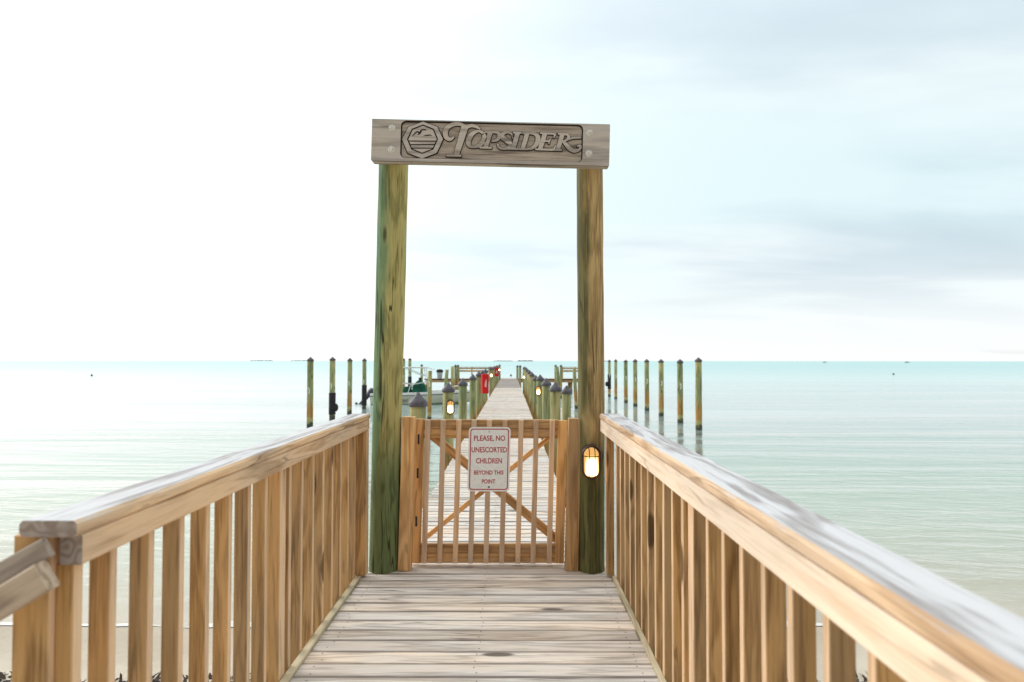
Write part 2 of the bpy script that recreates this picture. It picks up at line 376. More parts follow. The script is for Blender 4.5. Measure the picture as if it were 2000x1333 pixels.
_bc = {}
def board_mesh(lx, ly, lz, mat, ch=0.003):
    """board along local X, centred; long edges eased"""
    key = (round(lx, 4), round(ly, 4), round(lz, 4), mat.name, ch)
    if key in _bc: return _bc[key]
    a, b_, c = lx / 2, ly / 2, lz / 2
    ch = min(ch, b_ * 0.45, c * 0.45)
    prof = [(-b_ + ch, -c), (b_ - ch, -c), (b_, -c + ch), (b_, c - ch), (b_ - ch, c), (-b_ + ch, c), (-b_, c - ch), (-b_, -c + ch)]
    vs = [(-a, y, z) for y, z in prof] + [(a, y, z) for y, z in prof]
    fs = [(i, (i + 1) % 8, 8 + (i + 1) % 8, 8 + i) for i in range(8)] + [tuple(range(7, -1, -1)), tuple(range(8, 16))]
    me = bpy.data.meshes.new('board'); me.from_pydata(vs, [], fs); me.materials.append(mat); me.update()
    _bc[key] = me
    return me

def board(name, x0, x1, y0, y1, z0, z1, mat, parent=None, ch=0.003, jit=(0, 0, 0), origin=Vector((0, 0, 0))):
    """axis aligned board given by its extents; grain follows the longest side"""
    d = [x1 - x0, y1 - y0, z1 - z0]; c = Vector(((x0 + x1) / 2, (y0 + y1) / 2, (z0 + z1) / 2)) - origin
    k = d.index(max(d))
    if k == 0: me = board_mesh(d[0], d[1], d[2], M[mat], ch); rot = (0, 0, 0)
    elif k == 1: me = board_mesh(d[1], d[0], d[2], M[mat], ch); rot = (0, 0, PI / 2)
    else: me = board_mesh(d[2], d[1], d[0], M[mat], ch); rot = (0, -PI / 2, 0)
    return link(name, me, None, parent, c, (rot[0] + jit[0], rot[1] + jit[1], rot[2] + jit[2]))

def beam(name, p0, p1, wd, ht, mat, parent=None, ch=0.003, up=Vector((0, 0, 1)), origin=Vector((0, 0, 0))):
    """board from p0 to p1 (centre line)"""
    p0, p1 = Vector(p0), Vector(p1)
    x = (p1 - p0).normalized(); y = up.cross(x).normalized(); z = x.cross(y)
    me = board_mesh((p1 - p0).length, wd, ht, M[mat], ch)
    o = link(name, me, None, parent)
    mw = Matrix((x, y, z)).transposed().to_4x4(); mw.translation = (p0 + p1) / 2 - origin
    o.matrix_local = mw
    return o

def add_box(bm, c, s, rot=None):
    v = []
    for i in (-1, 1):
        for j in (-1, 1):
            for k in (-1, 1):
                p = Vector((i * s[0] / 2, j * s[1] / 2, k * s[2] / 2))
                if rot: p = rot @ p
                v.append(bm.verts.new(p + Vector(c)))
    for f in ((0, 1, 3, 2), (4, 6, 7, 5), (0, 4, 5, 1), (2, 3, 7, 6), (0, 2, 6, 4), (1, 5, 7, 3)):
        bm.faces.new([v[i] for i in f])

def add_tube(bm, pts, r, n=8, caps=True):
    pts = [Vector(p) for p in pts]; rings = []
    if not isinstance(r, (list, tuple)): r = [r] * len(pts)
    for i, p in enumerate(pts):
        t = (pts[min(i + 1, len(pts) - 1)] - pts[max(i - 1, 0)]).normalized()
        a = t.orthogonal().normalized() if i == 0 else (rings_a - t * rings_a.dot(t)).normalized()
        rings_a = a; b_ = t.cross(a)
        rings.append([bm.verts.new(p + (a * math.cos(2 * PI * k / n) + b_ * math.sin(2 * PI * k / n)) * r[i]) for k in range(n)])
    for q in range(len(rings) - 1):
        for k in range(n):
            bm.faces.new((rings[q][k], rings[q][(k + 1) % n], rings[q + 1][(k + 1) % n], rings[q + 1][k]))
    if caps:
        bm.faces.new(rings[0][::-1]); bm.faces.new(rings[-1])

def add_lathe(bm, prof, n=20, c=(0, 0, 0)):
    rings = []
    for r, z in prof:
        if r < 1e-6: rings.append([bm.verts.new((c[0], c[1], c[2] + z))])
        else: rings.append([bm.verts.new((c[0] + r * math.cos(2 * PI * k / n), c[1] + r * math.sin(2 * PI * k / n), c[2] + z)) for k in range(n)])
    for q in range(len(rings) - 1):
        A, B = rings[q], rings[q + 1]
        for k in range(n):
            if len(A) == 1 and len(B) > 1: bm.faces.new((A[0], B[(k + 1) % n], B[k]))
            elif len(B) == 1 and len(A) > 1: bm.faces.new((A[k], A[(k + 1) % n], B[0]))
            elif len(A) > 1: bm.faces.new((A[k], A[(k + 1) % n], B[(k + 1) % n], B[k]))
    if len(rings[0]) > 1: bm.faces.new(rings[0][::-1])
    if len(rings[-1]) > 1: bm.faces.new(rings[-1])

def log_mesh(r0, r1, h0, h1, dx=0.0, n=28, m=40, wob=0.006, seed=0):
    """tapered pole from z=h0 to z=h1 leaning dx in x over its height"""
    bm = bmesh.new(); rings = []
    for i in range(m + 1):
        f = i / m; z = h0 + (h1 - h0) * f; r = r0 + (r1 - r0) * f
        cx = dx * f + noise.noise(Vector((seed * 3.1, 0, z * 0.7))) * wob * 1.6
        ring = []
        for k in range(n):
            a = 2 * PI * k / n
            rr = r * (1 + wob * 4 * noise.noise(Vector((math.cos(a) * 0.9 + seed, math.sin(a) * 0.9, z * 1.3)))) + wob * 0.35 * noise.noise(Vector((math.cos(a) * 3 + seed, math.sin(a) * 3, z * 5)))
            ring.append(bm.verts.new((cx + rr * math.cos(a), rr * math.sin(a), z)))
        rings.append(ring)
    for q in range(m):
        for k in range(n):
            bm.faces.new((rings[q][k], rings[q][(k + 1) % n], rings[q + 1][(k + 1) % n], rings[q + 1][k]))
    bm.faces.new(rings[0][::-1]); top = bm.faces.new(rings[-1])
    me = mesh_from(bm, 'log', True)
    me.polygons[len(me.polygons) - 1].use_smooth = False
    return me

def shape_mesh(polys, depth, mats, text=None):
    """closed 2D outlines (xy, holes allowed) extruded to `depth` along +z (front at z = depth)"""
    cu = bpy.data.curves.new('shape', 'CURVE'); cu.dimensions = '2D'; cu.fill_mode = 'BOTH'; cu.extrude = depth / 2
    for pl in polys:
        s = cu.splines.new('POLY'); s.points.add(len(pl) - 1)
        for p, q in zip(s.points, pl): p.co = (q[0], q[1], 0, 1)
        s.use_cyclic_u = True
    o = bpy.data.objects.new('tmp_shape', cu); COL.objects.link(o)
    me = bpy.data.meshes.new_from_object(o.evaluated_get(bpy.context.evaluated_depsgraph_get()))
    bpy.data.objects.remove(o); bpy.data.curves.remove(cu)
    me.transform(Matrix.Translation((0, 0, depth / 2)))
    me.materials.clear()
    for mt in mats: me.materials.append(mt)
    if len(mats) > 1:
        for p in me.polygons:
            p.material_index = 0 if p.normal.z > 0.5 else 1
    return me

def text_mesh(txt, size, depth, mat, spacing=1.0, shear=0.0, width=None, bold=0.0):
    cu = bpy.data.curves.new('lettering', 'FONT'); cu.body = txt; cu.size = size; cu.extrude = depth / 2
    cu.align_x = 'CENTER'; cu.align_y = 'CENTER'; cu.space_character = spacing; cu.shear = shear; cu.offset = bold
    cu.resolution_u = 4
    o = bpy.data.objects.new('tmp_text', cu); COL.objects.link(o)
    me = bpy.data.meshes.new_from_object(o.evaluated_get(bpy.context.evaluated_depsgraph_get()))
    bpy.data.objects.remove(o); bpy.data.curves.remove(cu)
    me.materials.clear(); me.materials.append(mat)
    xs = [v.co.x for v in me.vertices]; ys = [v.co.y for v in me.vertices]
    if width:
        me.transform(Matrix.Translation((-(min(xs) + max(xs)) / 2, -(min(ys) + max(ys)) / 2, 0)))
        me.transform(Matrix.Diagonal((width / (max(xs) - min(xs)), 1, 1, 1)))
    return me

def rrect(x0, x1, y0, y1, r, n=6):
    out = []
    for cx, cy, a0 in ((x1 - r, y1 - r, 0), (x0 + r, y1 - r, 90), (x0 + r, y0 + r, 180), (x1 - r, y0 + r, 270)):
        for i in range(n + 1):
            a = R(a0 + 90 * i / n); out.append((cx + r * math.cos(a), cy + r * math.sin(a)))
    return out

# ------------------------------------------------------------------ sea and shore
def shore_y(x):
    return SHORE + 0.10 * noise.noise(Vector((x * 0.35, 3.0, 0))) + 0.25 * noise.noise(Vector((x * 0.07, 9.0, 0)))

def ground_z(x, y):
    s = shore_y(x)
    if y < s:
        z = WATER + 0.085 * (s - y)
        z = min(z, WATER + 0.62)
        z += 0.02 * noise.noise(Vector((x * 1.3, y * 1.3, 0))) * min(1, (s - y) / 1.0)
        return z
    d = y - s
    return WATER - min(1.5, 0.055 * d) - 0.02 * min(1, d) * (1 + noise.noise(Vector((x * 0.5, y * 0.5, 1))))

def build_ground():
    ys = [-60, -40, -25, -15, -10, -6, -4, -2] + [-1 + 0.25 * i for i in range(60)] + [15 + i for i in range(1, 20)] + [40, 60, 90, 140]
    xs = [-900, -300, -120, -60, -40, -25, -18] + [-14 + 0.35 * i for i in range(81)] + [18, 25, 40, 60, 120, 300, 900]
    vs = [(x, y, ground_z(x, y)) for y in ys for x in xs]
    nx = len(xs)
    fs = [(j * nx + i, j * nx + i + 1, (j + 1) * nx + i + 1, (j + 1) * nx + i) for j in range(len(ys) - 1) for i in range(nx - 1)]
    me = bpy.data.meshes.new('beach'); me.from_pydata(vs, [], fs)
    for p in me.polygons: p.use_smooth = True
    tag(link('beach', me, M['sand']), kind='structure')
    me = bpy.data.meshes.new('sea')
    W = 9000
    vs = [(-W, 4.5, WATER), (W, 4.5, WATER), (W, 60, WATER), (-W, 60, WATER), (W, 12000, WATER), (-W, 12000, WATER)]
    me.from_pydata(vs, [], [(0, 1, 2, 3), (3, 2, 4, 5)])
    tag(link('sea_water', me, M['water']), kind='structure')
    # line of foam where the wavelets run out
    bm = bmesh.new(); prev = None
    x = -14.0
    while x < 14:
        y = shore_y(x) + 0.05 * noise.noise(Vector((x * 2.2, 0, 5)))
        wd = 0.07 + 0.16 * noise.noise(Vector((x * 1.7, 1, 2)))
        a = bm.verts.new((x, y - 0.05, ground_z(x, y - 0.05) + 0.004 + 0.004)); b_ = bm.verts.new((x, y + max(0.012, wd) - 0.05, WATER + 0.010))
        if prev: bm.faces.new((prev[0], a, b_, prev[1]))
        prev = (a, b_); x += 0.12
    tag(link('foam_line', mesh_from(bm, 'foam', True), M['foam']), 'thin white line of foam along the water edge', None, kind='stuff')
    # wrack of dry seaweed on the sand
    bm = bmesh.new(); rr = random.Random(3)
    for _ in range(5200):
        x = rr.uniform(-9, 7); y = 5.35 + 0.25 * noise.noise(Vector((x * 0.8, 0, 0))) - abs(rr.gauss(0, 0.40)) + 0.12
        if abs(x) < 0.0: continue
        z = ground_z(x, y) + 0.006
        a = rr.uniform(0, PI); l = rr.uniform(0.015, 0.075); wv = rr.uniform(0.005, 0.016)
        d = Vector((math.cos(a), math.sin(a), rr.uniform(-0.1, 0.6))) * l; s = Vector((-math.sin(a), math.cos(a), 0.3)) * wv
        c = Vector((x, y, z))
        q = [c - d * 0.3 - s, c - d * 0.2 + s, c + d + s * 0.3, c + d * 0.8 - s]
        bm.faces.new([bm.verts.new(p) for p in q])
    tag(link('seaweed', mesh_from(bm, 'seaweed'), M['weed']), 'dark scraps of dry seaweed scattered on the sand', None, kind='stuff')
build_ground()

def island(px0, px1, Y, hgt, seed):
    x0 = (px0 - 1000) / 1400 * Y; x1 = (px1 - 1000) / 1400 * Y
    bm = bmesh.new(); n = 60; prev = None
    for i in range(n + 1):
        f = i / n; x = x0 + (x1 - x0) * f
        e = min(1, f * 9, (1 - f) * 9)
        hh = hgt * e * (0.7 + 0.45 * noise.noise(Vector((f * 9, seed, 0))))
        row = [bm.verts.new((x, Y - 12, WATER - 0.5)), bm.verts.new((x, Y - 6, WATER + hh * 0.8)), bm.verts.new((x, Y, WATER + max(hh, 0.05))), bm.verts.new((x, Y + 8, WATER + hh * 0.7)), bm.verts.new((x, Y + 14, WATER - 0.5))]
        if prev:
            for k in range(4): bm.faces.new((prev[k], row[k], row[k + 1], prev[k + 1]))
        prev = row
    tag(link('island', mesh_from(bm, 'island', True), M['shrub']), kind='structure')
island(962, 1004, 3200, 4.6, 1)
island(1009, 1043, 3000, 6.5, 2)
island(486, 536, 5200, 7.5, 3)
island(566, 612, 5200, 7.0, 4)
island(1150, 1193, 3200, 5.0, 5)

# ------------------------------------------------------------------ pier
pier = empty('pier', (0, 0, 0), 'long wooden pier of grey weathered planks running straight out over the sea', 'pier')
pitch = 0.1455; y = -0.72; rp = random.Random(5); npl = 0
tail = []
while y < 57.9:
    if y < 5.16: x0, x1 = -1.005, 0.668
    else:
        f = (y - 5.16) / 52.8
        x0, x1 = -0.885 - 0.04 * f, 0.565 - 0.13 * f
    if y > 5.02 and y < 5.16: x0, x1 = -1.02, 0.70
    gap = 0.008 + rp.random() * 0.006
    if npl < 270:
        e0, e1 = rp.uniform(-0.006, 0.004), rp.uniform(-0.006, 0.004)
        ext = 2 * round((x1 - x0) / 0.02) * 0.01
        o = board('plank', (x0 + x1) / 2 - ext / 2 + e0, (x0 + x1) / 2 + ext / 2 + e0, y, y + pitch - 0.009, -0.038, 0.0, 'deck', pier, ch=0.006,
                  jit=(rp.uniform(-0.006, 0.006), 0, rp.uniform(-0.0016, 0.0016)))
        o.location.z += rp.uniform(-0.003, 0.0015)
    else:
        tail.append((x0, x1, y, rp.uniform(-0.003, 0.0015)))
    npl += 1; y += pitch
bm = bmesh.new(); rn = random.Random(21)
yy = -0.72
while yy < 11.5:
    for xx in ((-0.93, -0.17, 0.60) if yy < 5.05 else (-0.845, -0.16, 0.525)):
        for o_ in (0.035, 0.105):
            add_lathe(bm, [(0.0038, 0.0), (0.0034, 0.0009), (0, 0.001)], 7, c=(xx + rn.uniform(-.014, .014), yy + o_ + rn.uniform(-.012, .012), 0.0012))
    yy += pitch
tag(link('screw_heads', mesh_from(bm, 'screw_heads'), M['rust'], pier), kind='stuff')
bm = bmesh.new()
for x0, x1, yy, dz_ in tail: add_box(bm, ((x0 + x1) / 2, yy + pitch / 2, -0.019 + dz_), (x1 - x0, pitch - 0.007, 0.038))
tag(link('far_planks', mesh_from(bm, 'far_planks'), M['deck'], pier), kind='stuff')
for xx in (-0.93, -0.17, 0.60): board('stringer', xx - 0.022, xx + 0.022, -0.7, 5.1, -0.235, -0.040, 'cedar', pier)
for k in range(12):
    ya = 5.12 + k * 4.41; yb = ya + 4.40; f = k / 12
    for xx in (-0.845 - 0.04 * f, -0.16 - 0.05 * f, 0.525 - 0.13 * f):
        board('stringer', xx - 0.022, xx + 0.022, ya, yb, -0.235, -0.040, 'cedar', pier)
board('edge_trim', -1.048, -1.010, 1.2, 4.93, -0.20, 0.016, 'trim', pier)
board('edge_trim', 0.673, 0.699, 0.6, 4.93, -0.20, 0.016, 'trim', pier)
# cross beams that the pile pairs carry, and short posts under the approach
for yb in (0.4, 2.6, 4.75):
    board('cross_beam', -1.04, 0.70, yb - 0.04, yb + 0.04, -0.42, -0.237, 'grey', pier)
    for xx in (-0.85, 0.50):
        gz = ground_z(xx, yb) - 0.3
        board('support_post', xx - 0.07, xx + 0.07, yb - 0.07, yb + 0.07, gz, -0.422, 'grey', pier)

# ------------------------------------------------------------------ railings of the approach
def railing_left():
    t = empty('railing', (-1.02, 1.65, 0), 'wooden railing on the left side of the boardwalk, its cut cap end in view', 'railing')
    O = Vector(t.location)
    rail_obj = beam('cap_rail', (-1.054, 1.640, 1.077), (-1.040, 4.935, 1.077), 0.132, 0.037, 'rail', t, ch=0.009, origin=O)
    beam('side_rail', (-1.0175, 1.668, 1.0225), (-1.0035, 4.93, 1.0225), 0.052, 0.070, 'rail', t, ch=0.004, origin=O)
    board('post', -1.146, -1.062, 1.66, 1.745, -0.9, 1.056, 'baluster', t, origin=O)
    board('baluster', -1.064 + 0.003, -1.020, 1.682, 1.722, -0.30, 0.985, 'baluster', t, origin=O)
    zs = [1.889 + 0.197 * k for k in range(7)]
    zs2 = [3.405] + [3.595 + 0.204 * k for k in range(7)]
    rr = random.Random(11)
    for zc in zs + zs2:
        board('baluster', -1.106, -1.051, zc, zc + 0.038, -0.215, 1.045, 'baluster', t, jit=(0, rr.uniform(-0.002, 0.002), rr.uniform(-0.03, 0.03)), origin=O)
    board('post', -1.055, -0.980, 4.85, 4.93, 0.018, 0.985, 'baluster', t, origin=O)
    board('post', -1.134, -1.052, 3.272, 3.36, -0.95, 1.056, 'baluster', t, origin=O)
railing_left()

def railing_right():
    t = empty('railing', (0.68, 0.5, 0), 'wooden railing with grey weathered cap running along the right side of the boardwalk', 'railing')
    O = Vector(t.location)
    beam('cap_rail', (0.657, -0.55, 1.077), (0.672, 4.935, 1.079), 0.140, 0.038, 'rail', t, ch=0.009, origin=O)
    beam('side_rail', (0.612, -0.55, 1.0145), (0.627, 4.93, 1.0165), 0.042, 0.084, 'rail_pale', t, ch=0.004, origin=O)
    zs = [0.40, 0.6, 0.80, 1.0, 1.197, 1.394, 1.597, 1.804, 1.997, 2.19, 2.38, 2.576] + [2.95 + 0.188 * k for k in range(10)] + [4.81]
    rr = random.Random(12)
    for zc in zs:
        board('baluster', 0.701, 0.760, zc, zc + 0.038, -0.215, 1.045, 'baluster', t, jit=(0, rr.uniform(-0.002, 0.002), rr.uniform(-0.03, 0.03)), origin=O)
    board('post', 0.701, 0.785, 2.785, 2.873, -0.95, 1.056, 'baluster', t, origin=O)
    board('post', 0.701, 0.785, 0.12, 0.208, -0.95, 1.056, 'baluster', t, origin=O)
    board('post', 0.640, 0.690, 4.86, 4.93, 0.018, 0.972, 'baluster', t, origin=O)
railing_right()

def stair_rail():
    t = empty('stair_handrail', (-1.2, 1.6, 0), 'grey weathered handrail sloping down to the left from the end of the left railing', 'handrail')
    O = Vector(t.location)
    beam('handrail_board', (-1.045, 1.628, 1.040), (-2.25, 1.628, 0.365), 0.020, 0.046, 'grey', t, origin=O)
    beam('handrail_board', (-1.022, 1.590, 0.988), (-2.25, 1.590, 0.245), 0.045, 0.066, 'grey', t, ch=0.006, origin=O)
    board('post', -2.30, -2.21, 1.62, 1.70, -1.0, 0.34, 'grey', t, origin=O)
stair_rail()

# ------------------------------------------------------------------ gateway poles, carved sign
gw = empty('entrance_gateway', (-0.17, 5.03, 0), 'pair of tall green treated round poles framing the pier gate', 'gateway')
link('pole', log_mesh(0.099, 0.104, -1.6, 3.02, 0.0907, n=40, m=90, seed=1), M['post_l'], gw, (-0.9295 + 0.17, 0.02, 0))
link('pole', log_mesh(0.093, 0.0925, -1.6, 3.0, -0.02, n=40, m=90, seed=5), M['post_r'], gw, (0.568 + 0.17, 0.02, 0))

SB = 290.5
def sb(px, py):   # pixels of the flat sign face -> metres on the board, origin at its top-left corner
    return ((px - 727.3) / SB, -(py - 233 - (px - 727.3) * 0.0235) / SB)
def build_carved_sign():
    Wd, Ht, TH = 1.600, 0.283, 0.085
    t = empty('carved_sign', (-0.9545, 4.926, 3.107), 'weathered wooden TOPSIDER sign board with carved octagon emblem bolted across the two tall poles', 'sign')
    t.scale = (1.0137, 1.0137, 1.0137)
    t.rotation_euler = (PI / 2, 0.0222, 0)          # local x along the board, y up, z towards the viewer
    def L(name, me, z, mat=None, parent=t): return link(name, me, mat, parent, (0, 0, z))
    outer = [(0.003, 0), (Wd - 0.004, 0), (Wd, -0.004), (Wd - 0.001, -Ht + 0.003), (Wd - 0.004, -Ht), (0.01, -Ht - 0.001), (0, -Ht + 0.006), (0, -0.003)]
    # eased lower arris, as on the photograph's board
    x0, x1 = sb(784, 0)[0], sb(1139.5, 0)[0]
    hole = rrect(x0, x1, -0.262, -0.008, 0.034)
    rs = random.Random(2)
    hole = [(x + rs.uniform(-.0012, .0012), y + rs.uniform(-.0012, .0012)) for x, y in hole]
    L('board_body', shape_mesh([outer], TH - 0.013, [M['sign_floor']]), 0)
    L('face_plate', shape_mesh([outer, hole], 0.0128, [M['sign_wood'], M['stain']]), TH - 0.013)
    inner = rrect(x0 + 0.0075, x1 - 0.0075, -0.262 + 0.004, -0.008 - 0.0075, 0.028)
    L('recess_groove', shape_mesh([hole, inner], 0.0012, [M['stain']]), TH - 0.0128)
    zb = TH - 0.0128
    # ---- lettering: variable width strokes in pixel space of a close-up crop
    def cr(c): return sb(860 + c[0] / 6.897, 225 + c[1] / 6.897)
    def catmull(p, k=6):
        out = []
        for i in range(len(p) - 1):
            a, b_, c, d = p[max(i - 1, 0)], p[i], p[i + 1], p[min(i + 2, len(p) - 1)]
            for s in range(k):
                u = s / k
                out.append(tuple(0.5 * ((2 * b_[j]) + (-a[j] + c[j]) * u + (2 * a[j] - 5 * b_[j] + 4 * c[j] - d[j]) * u * u + (-a[j] + 3 * b_[j] - 3 * c[j] + d[j]) * u ** 3) for j in range(3)))
        out.append(tuple(p[-1])); return out
    def ribbon(pts, grow=0.0, curve=True):
        p = catmull(pts) if curve and len(pts) > 2 else pts
        lft, rgt = [], []
        for i, (x, y, wv) in enumerate(p):
            a = p[max(i - 1, 0)]; c = p[min(i + 1, len(p) - 1)]
            tx, ty = c[0] - a[0], c[1] - a[1]; l = math.hypot(tx, ty) or 1; tx, ty = tx / l, ty / l
            hw = wv / 2 + 2.5 + grow
            ex = grow if i == len(p) - 1 else (-grow if i == 0 else 0)
            lft.append((x - ty * hw + tx * ex, y + tx * hw + ty * ex)); rgt.append((x + ty * hw + tx * ex, y - tx * hw + ty * ex))
        return lft + rgt[::-1]
    Ls = {
     'T': [[(338, 160, 92), (300, 290, 84), (262, 430, 76), (228, 548, 70)], [(96, 552, 24), (298, 556, 24)],
           [(545, 200, 10), (500, 168, 34), (430, 148, 40), (350, 165, 44), (280, 132, 40), (190, 130, 46), (110, 165, 58), (75, 235, 64), (90, 305, 56), (140, 335, 40), (195, 300, 16)]],
     'O': [[(590, 255, 34), (600, 330, 60), (540, 410, 54), (450, 440, 24), (395, 410, 50), (395, 330, 66), (450, 250, 50), (530, 222, 26), (595, 262, 36)]],
     'P': [[(680, 240, 60), (650, 340, 60), (622, 440, 58)], [(540, 446, 20), (705, 450, 20)], [(600, 234, 18), (700, 236, 22)],
           [(690, 236, 22), (775, 242, 34), (805, 285, 46), (775, 340, 36), (700, 362, 16)]],
     'S': [[(985, 330, 12), (965, 262, 20), (905, 238, 26), (850, 262, 46), (850, 310, 54), (905, 352, 58), (950, 395, 54), (930, 445, 40), (860, 462, 24), (800, 440, 30), (782, 395, 14)]],
     'I': [[(1048, 245, 58), (1022, 350, 56), (996, 458, 56)], [(985, 243, 18), (1110, 246, 18)], [(920, 462, 18), (1065, 466, 18)]],
     'D': [[(1175, 255, 56), (1150, 360, 54), (1120, 458, 54)], [(1100, 248, 18), (1230, 250, 22)], [(1065, 467, 18), (1190, 470, 20)],
           [(1215, 250, 22), (1290, 265, 40), (1325, 320, 60), (1305, 400, 56), (1245, 455, 34), (1165, 468, 18)]],
     'E': [[(1415, 260, 58), (1385, 370, 56), (1355, 465, 56)], [(1350, 250, 18), (1560, 262, 22)], [(1556, 262, 26), (1535, 318, 8)],
           [(1400, 358, 16), (1480, 360, 18)], [(1490, 325, 12), (1470, 395, 14)], [(1290, 470, 18), (1540, 476, 24)], [(1535, 474, 28), (1572, 410, 8)]],
     'R': [[(1650, 268, 56), (1622, 370, 54), (1596, 470, 52)], [(1590, 258, 18), (1680, 262, 20)], [(1545, 478, 18), (1650, 480, 18)],
           [(1665, 262, 22), (1725, 275, 30), (1735, 315, 34), (1690, 352, 24), (1640, 362, 14)],
           [(1650, 355, 20), (1700, 400, 44), (1755, 462, 52), (1820, 492, 42), (1885, 470, 34), (1895, 420, 22), (1850, 432, 12)],
           [(1700, 352, 14), (1790, 318, 20), (1905, 312, 16)]],
    }
    for ch, strokes in Ls.items():
        bm_parts = []
        for gi, st in enumerate(strokes):
            for grow, dep, mats, tagname in ((9, 0.0022, [M['stain']], 'g'), (0, 0.0118, [M['sign_wood'], M['stain']], 'f')):
                poly = [cr(q) for q in ribbon(st, grow)]
                me = shape_mesh([poly], dep + gi * 0.00013, mats)
                bm_parts.append(me)
        bm = bmesh.new()
        mats = [M['sign_wood'], M['stain']]
        for me in bm_parts:
            only = len(me.materials) == 1
            n0 = len(bm.faces); bm.from_mesh(me); bm.faces.ensure_lookup_table()
            if only:
                for f in bm.faces[n0:]: f.material_index = 1
            bpy.data.meshes.remove(me)
        me = bpy.data.meshes.new('letter'); bm.to_mesh(me); bm.free()
        for q in mats: me.materials.append(q)
        link('carved_letter', me, None, t, (0, 0, zb))
    # ---- emblem
    def ce(c): return sb(720 + c[0] / 12.693, 225 + c[1] / 12.693)
    def octa(rx, ry, top=1.0): return [(1355 + rx * math.cos(R(a)), 612 + ry * math.sin(R(a)) * (top if a > 180 else 1.0)) for a in range(0, 360, 45)]
    def clip(poly, lo, hi):
        for lim, sg in ((lo, 1), (hi, -1)):
            out = []
            for i in range(len(poly)):
                a, b_ = poly[i], poly[(i + 1) % len(poly)]
                ia, ib = sg * (a[1] - lim) >= 0, sg * (b_[1] - lim) >= 0
                if ia: out.append(a)
                if ia != ib:
                    u = (lim - a[1]) / (b_[1] - a[1]); out.append((a[0] + (b_[0] - a[0]) * u, lim))
            poly = out
        return poly
    L('emblem_base', shape_mesh([[ce(c) for c in octa(532, 506, 0.91)]], 0.0030, [M['stain']]), zb)
    L('emblem_ring', shape_mesh([[ce(c) for c in octa(506, 480, 0.91)], [ce(c) for c in octa(386, 368)]], 0.0118, [M['sign_wood'], M['stain']]), zb)
    ins = octa(352, 334)
    for lo, hi in ((0, 645), (672, 732), (760, 822), (850, 2000)):
        L('emblem_panel', shape_mesh([[ce(c) for c in clip(ins, lo, hi)]], 0.0112, [M['sign_wood'], M['stain']]), zb)
    gulls = [[(1100, 540, 8), (1150, 480, 26), (1210, 430, 30), (1270, 450, 34), (1300, 470, 10)], [(1285, 470, 8), (1300, 410, 26), (1350, 375, 30), (1440, 380, 24)],
             [(1230, 500, 20), (1290, 460, 30), (1330, 400, 10)], [(1375, 540, 8), (1430, 515, 22), (1480, 520, 28), (1530, 505, 22), (1590, 535, 8)]]
    bmg = bmesh.new()
    for gpt in gulls:
        me = shape_mesh([[ce(q) for q in ribbon(gpt)]], 0.0004, [M['stain']]); bmg.from_mesh(me); bpy.data.meshes.remove(me)
    meg = bpy.data.meshes.new('gulls'); bmg.to_mesh(meg); bmg.free()
    link('emblem_gulls', meg, M['stain'], t, (0, 0, zb + 0.0113))
    # ---- bolts
    for px_, py_ in ((766.5, 251.5), (766.5, 293.5), (1152, 261), (1152, 301.5)):
        u, v = sb(px_, py_); bm = bmesh.new()
        add_lathe(bm, [(0.024, 0), (0.024, 0.003), (0.015, 0.0031), (0.014, 0.009), (0.009, 0.013), (0.0, 0.0135)], 20)
        o = link('bolt', mesh_from(bm, 'bolt', False), M['bolt'], t, (u, v, TH - 0.0005))
build_carved_sign()

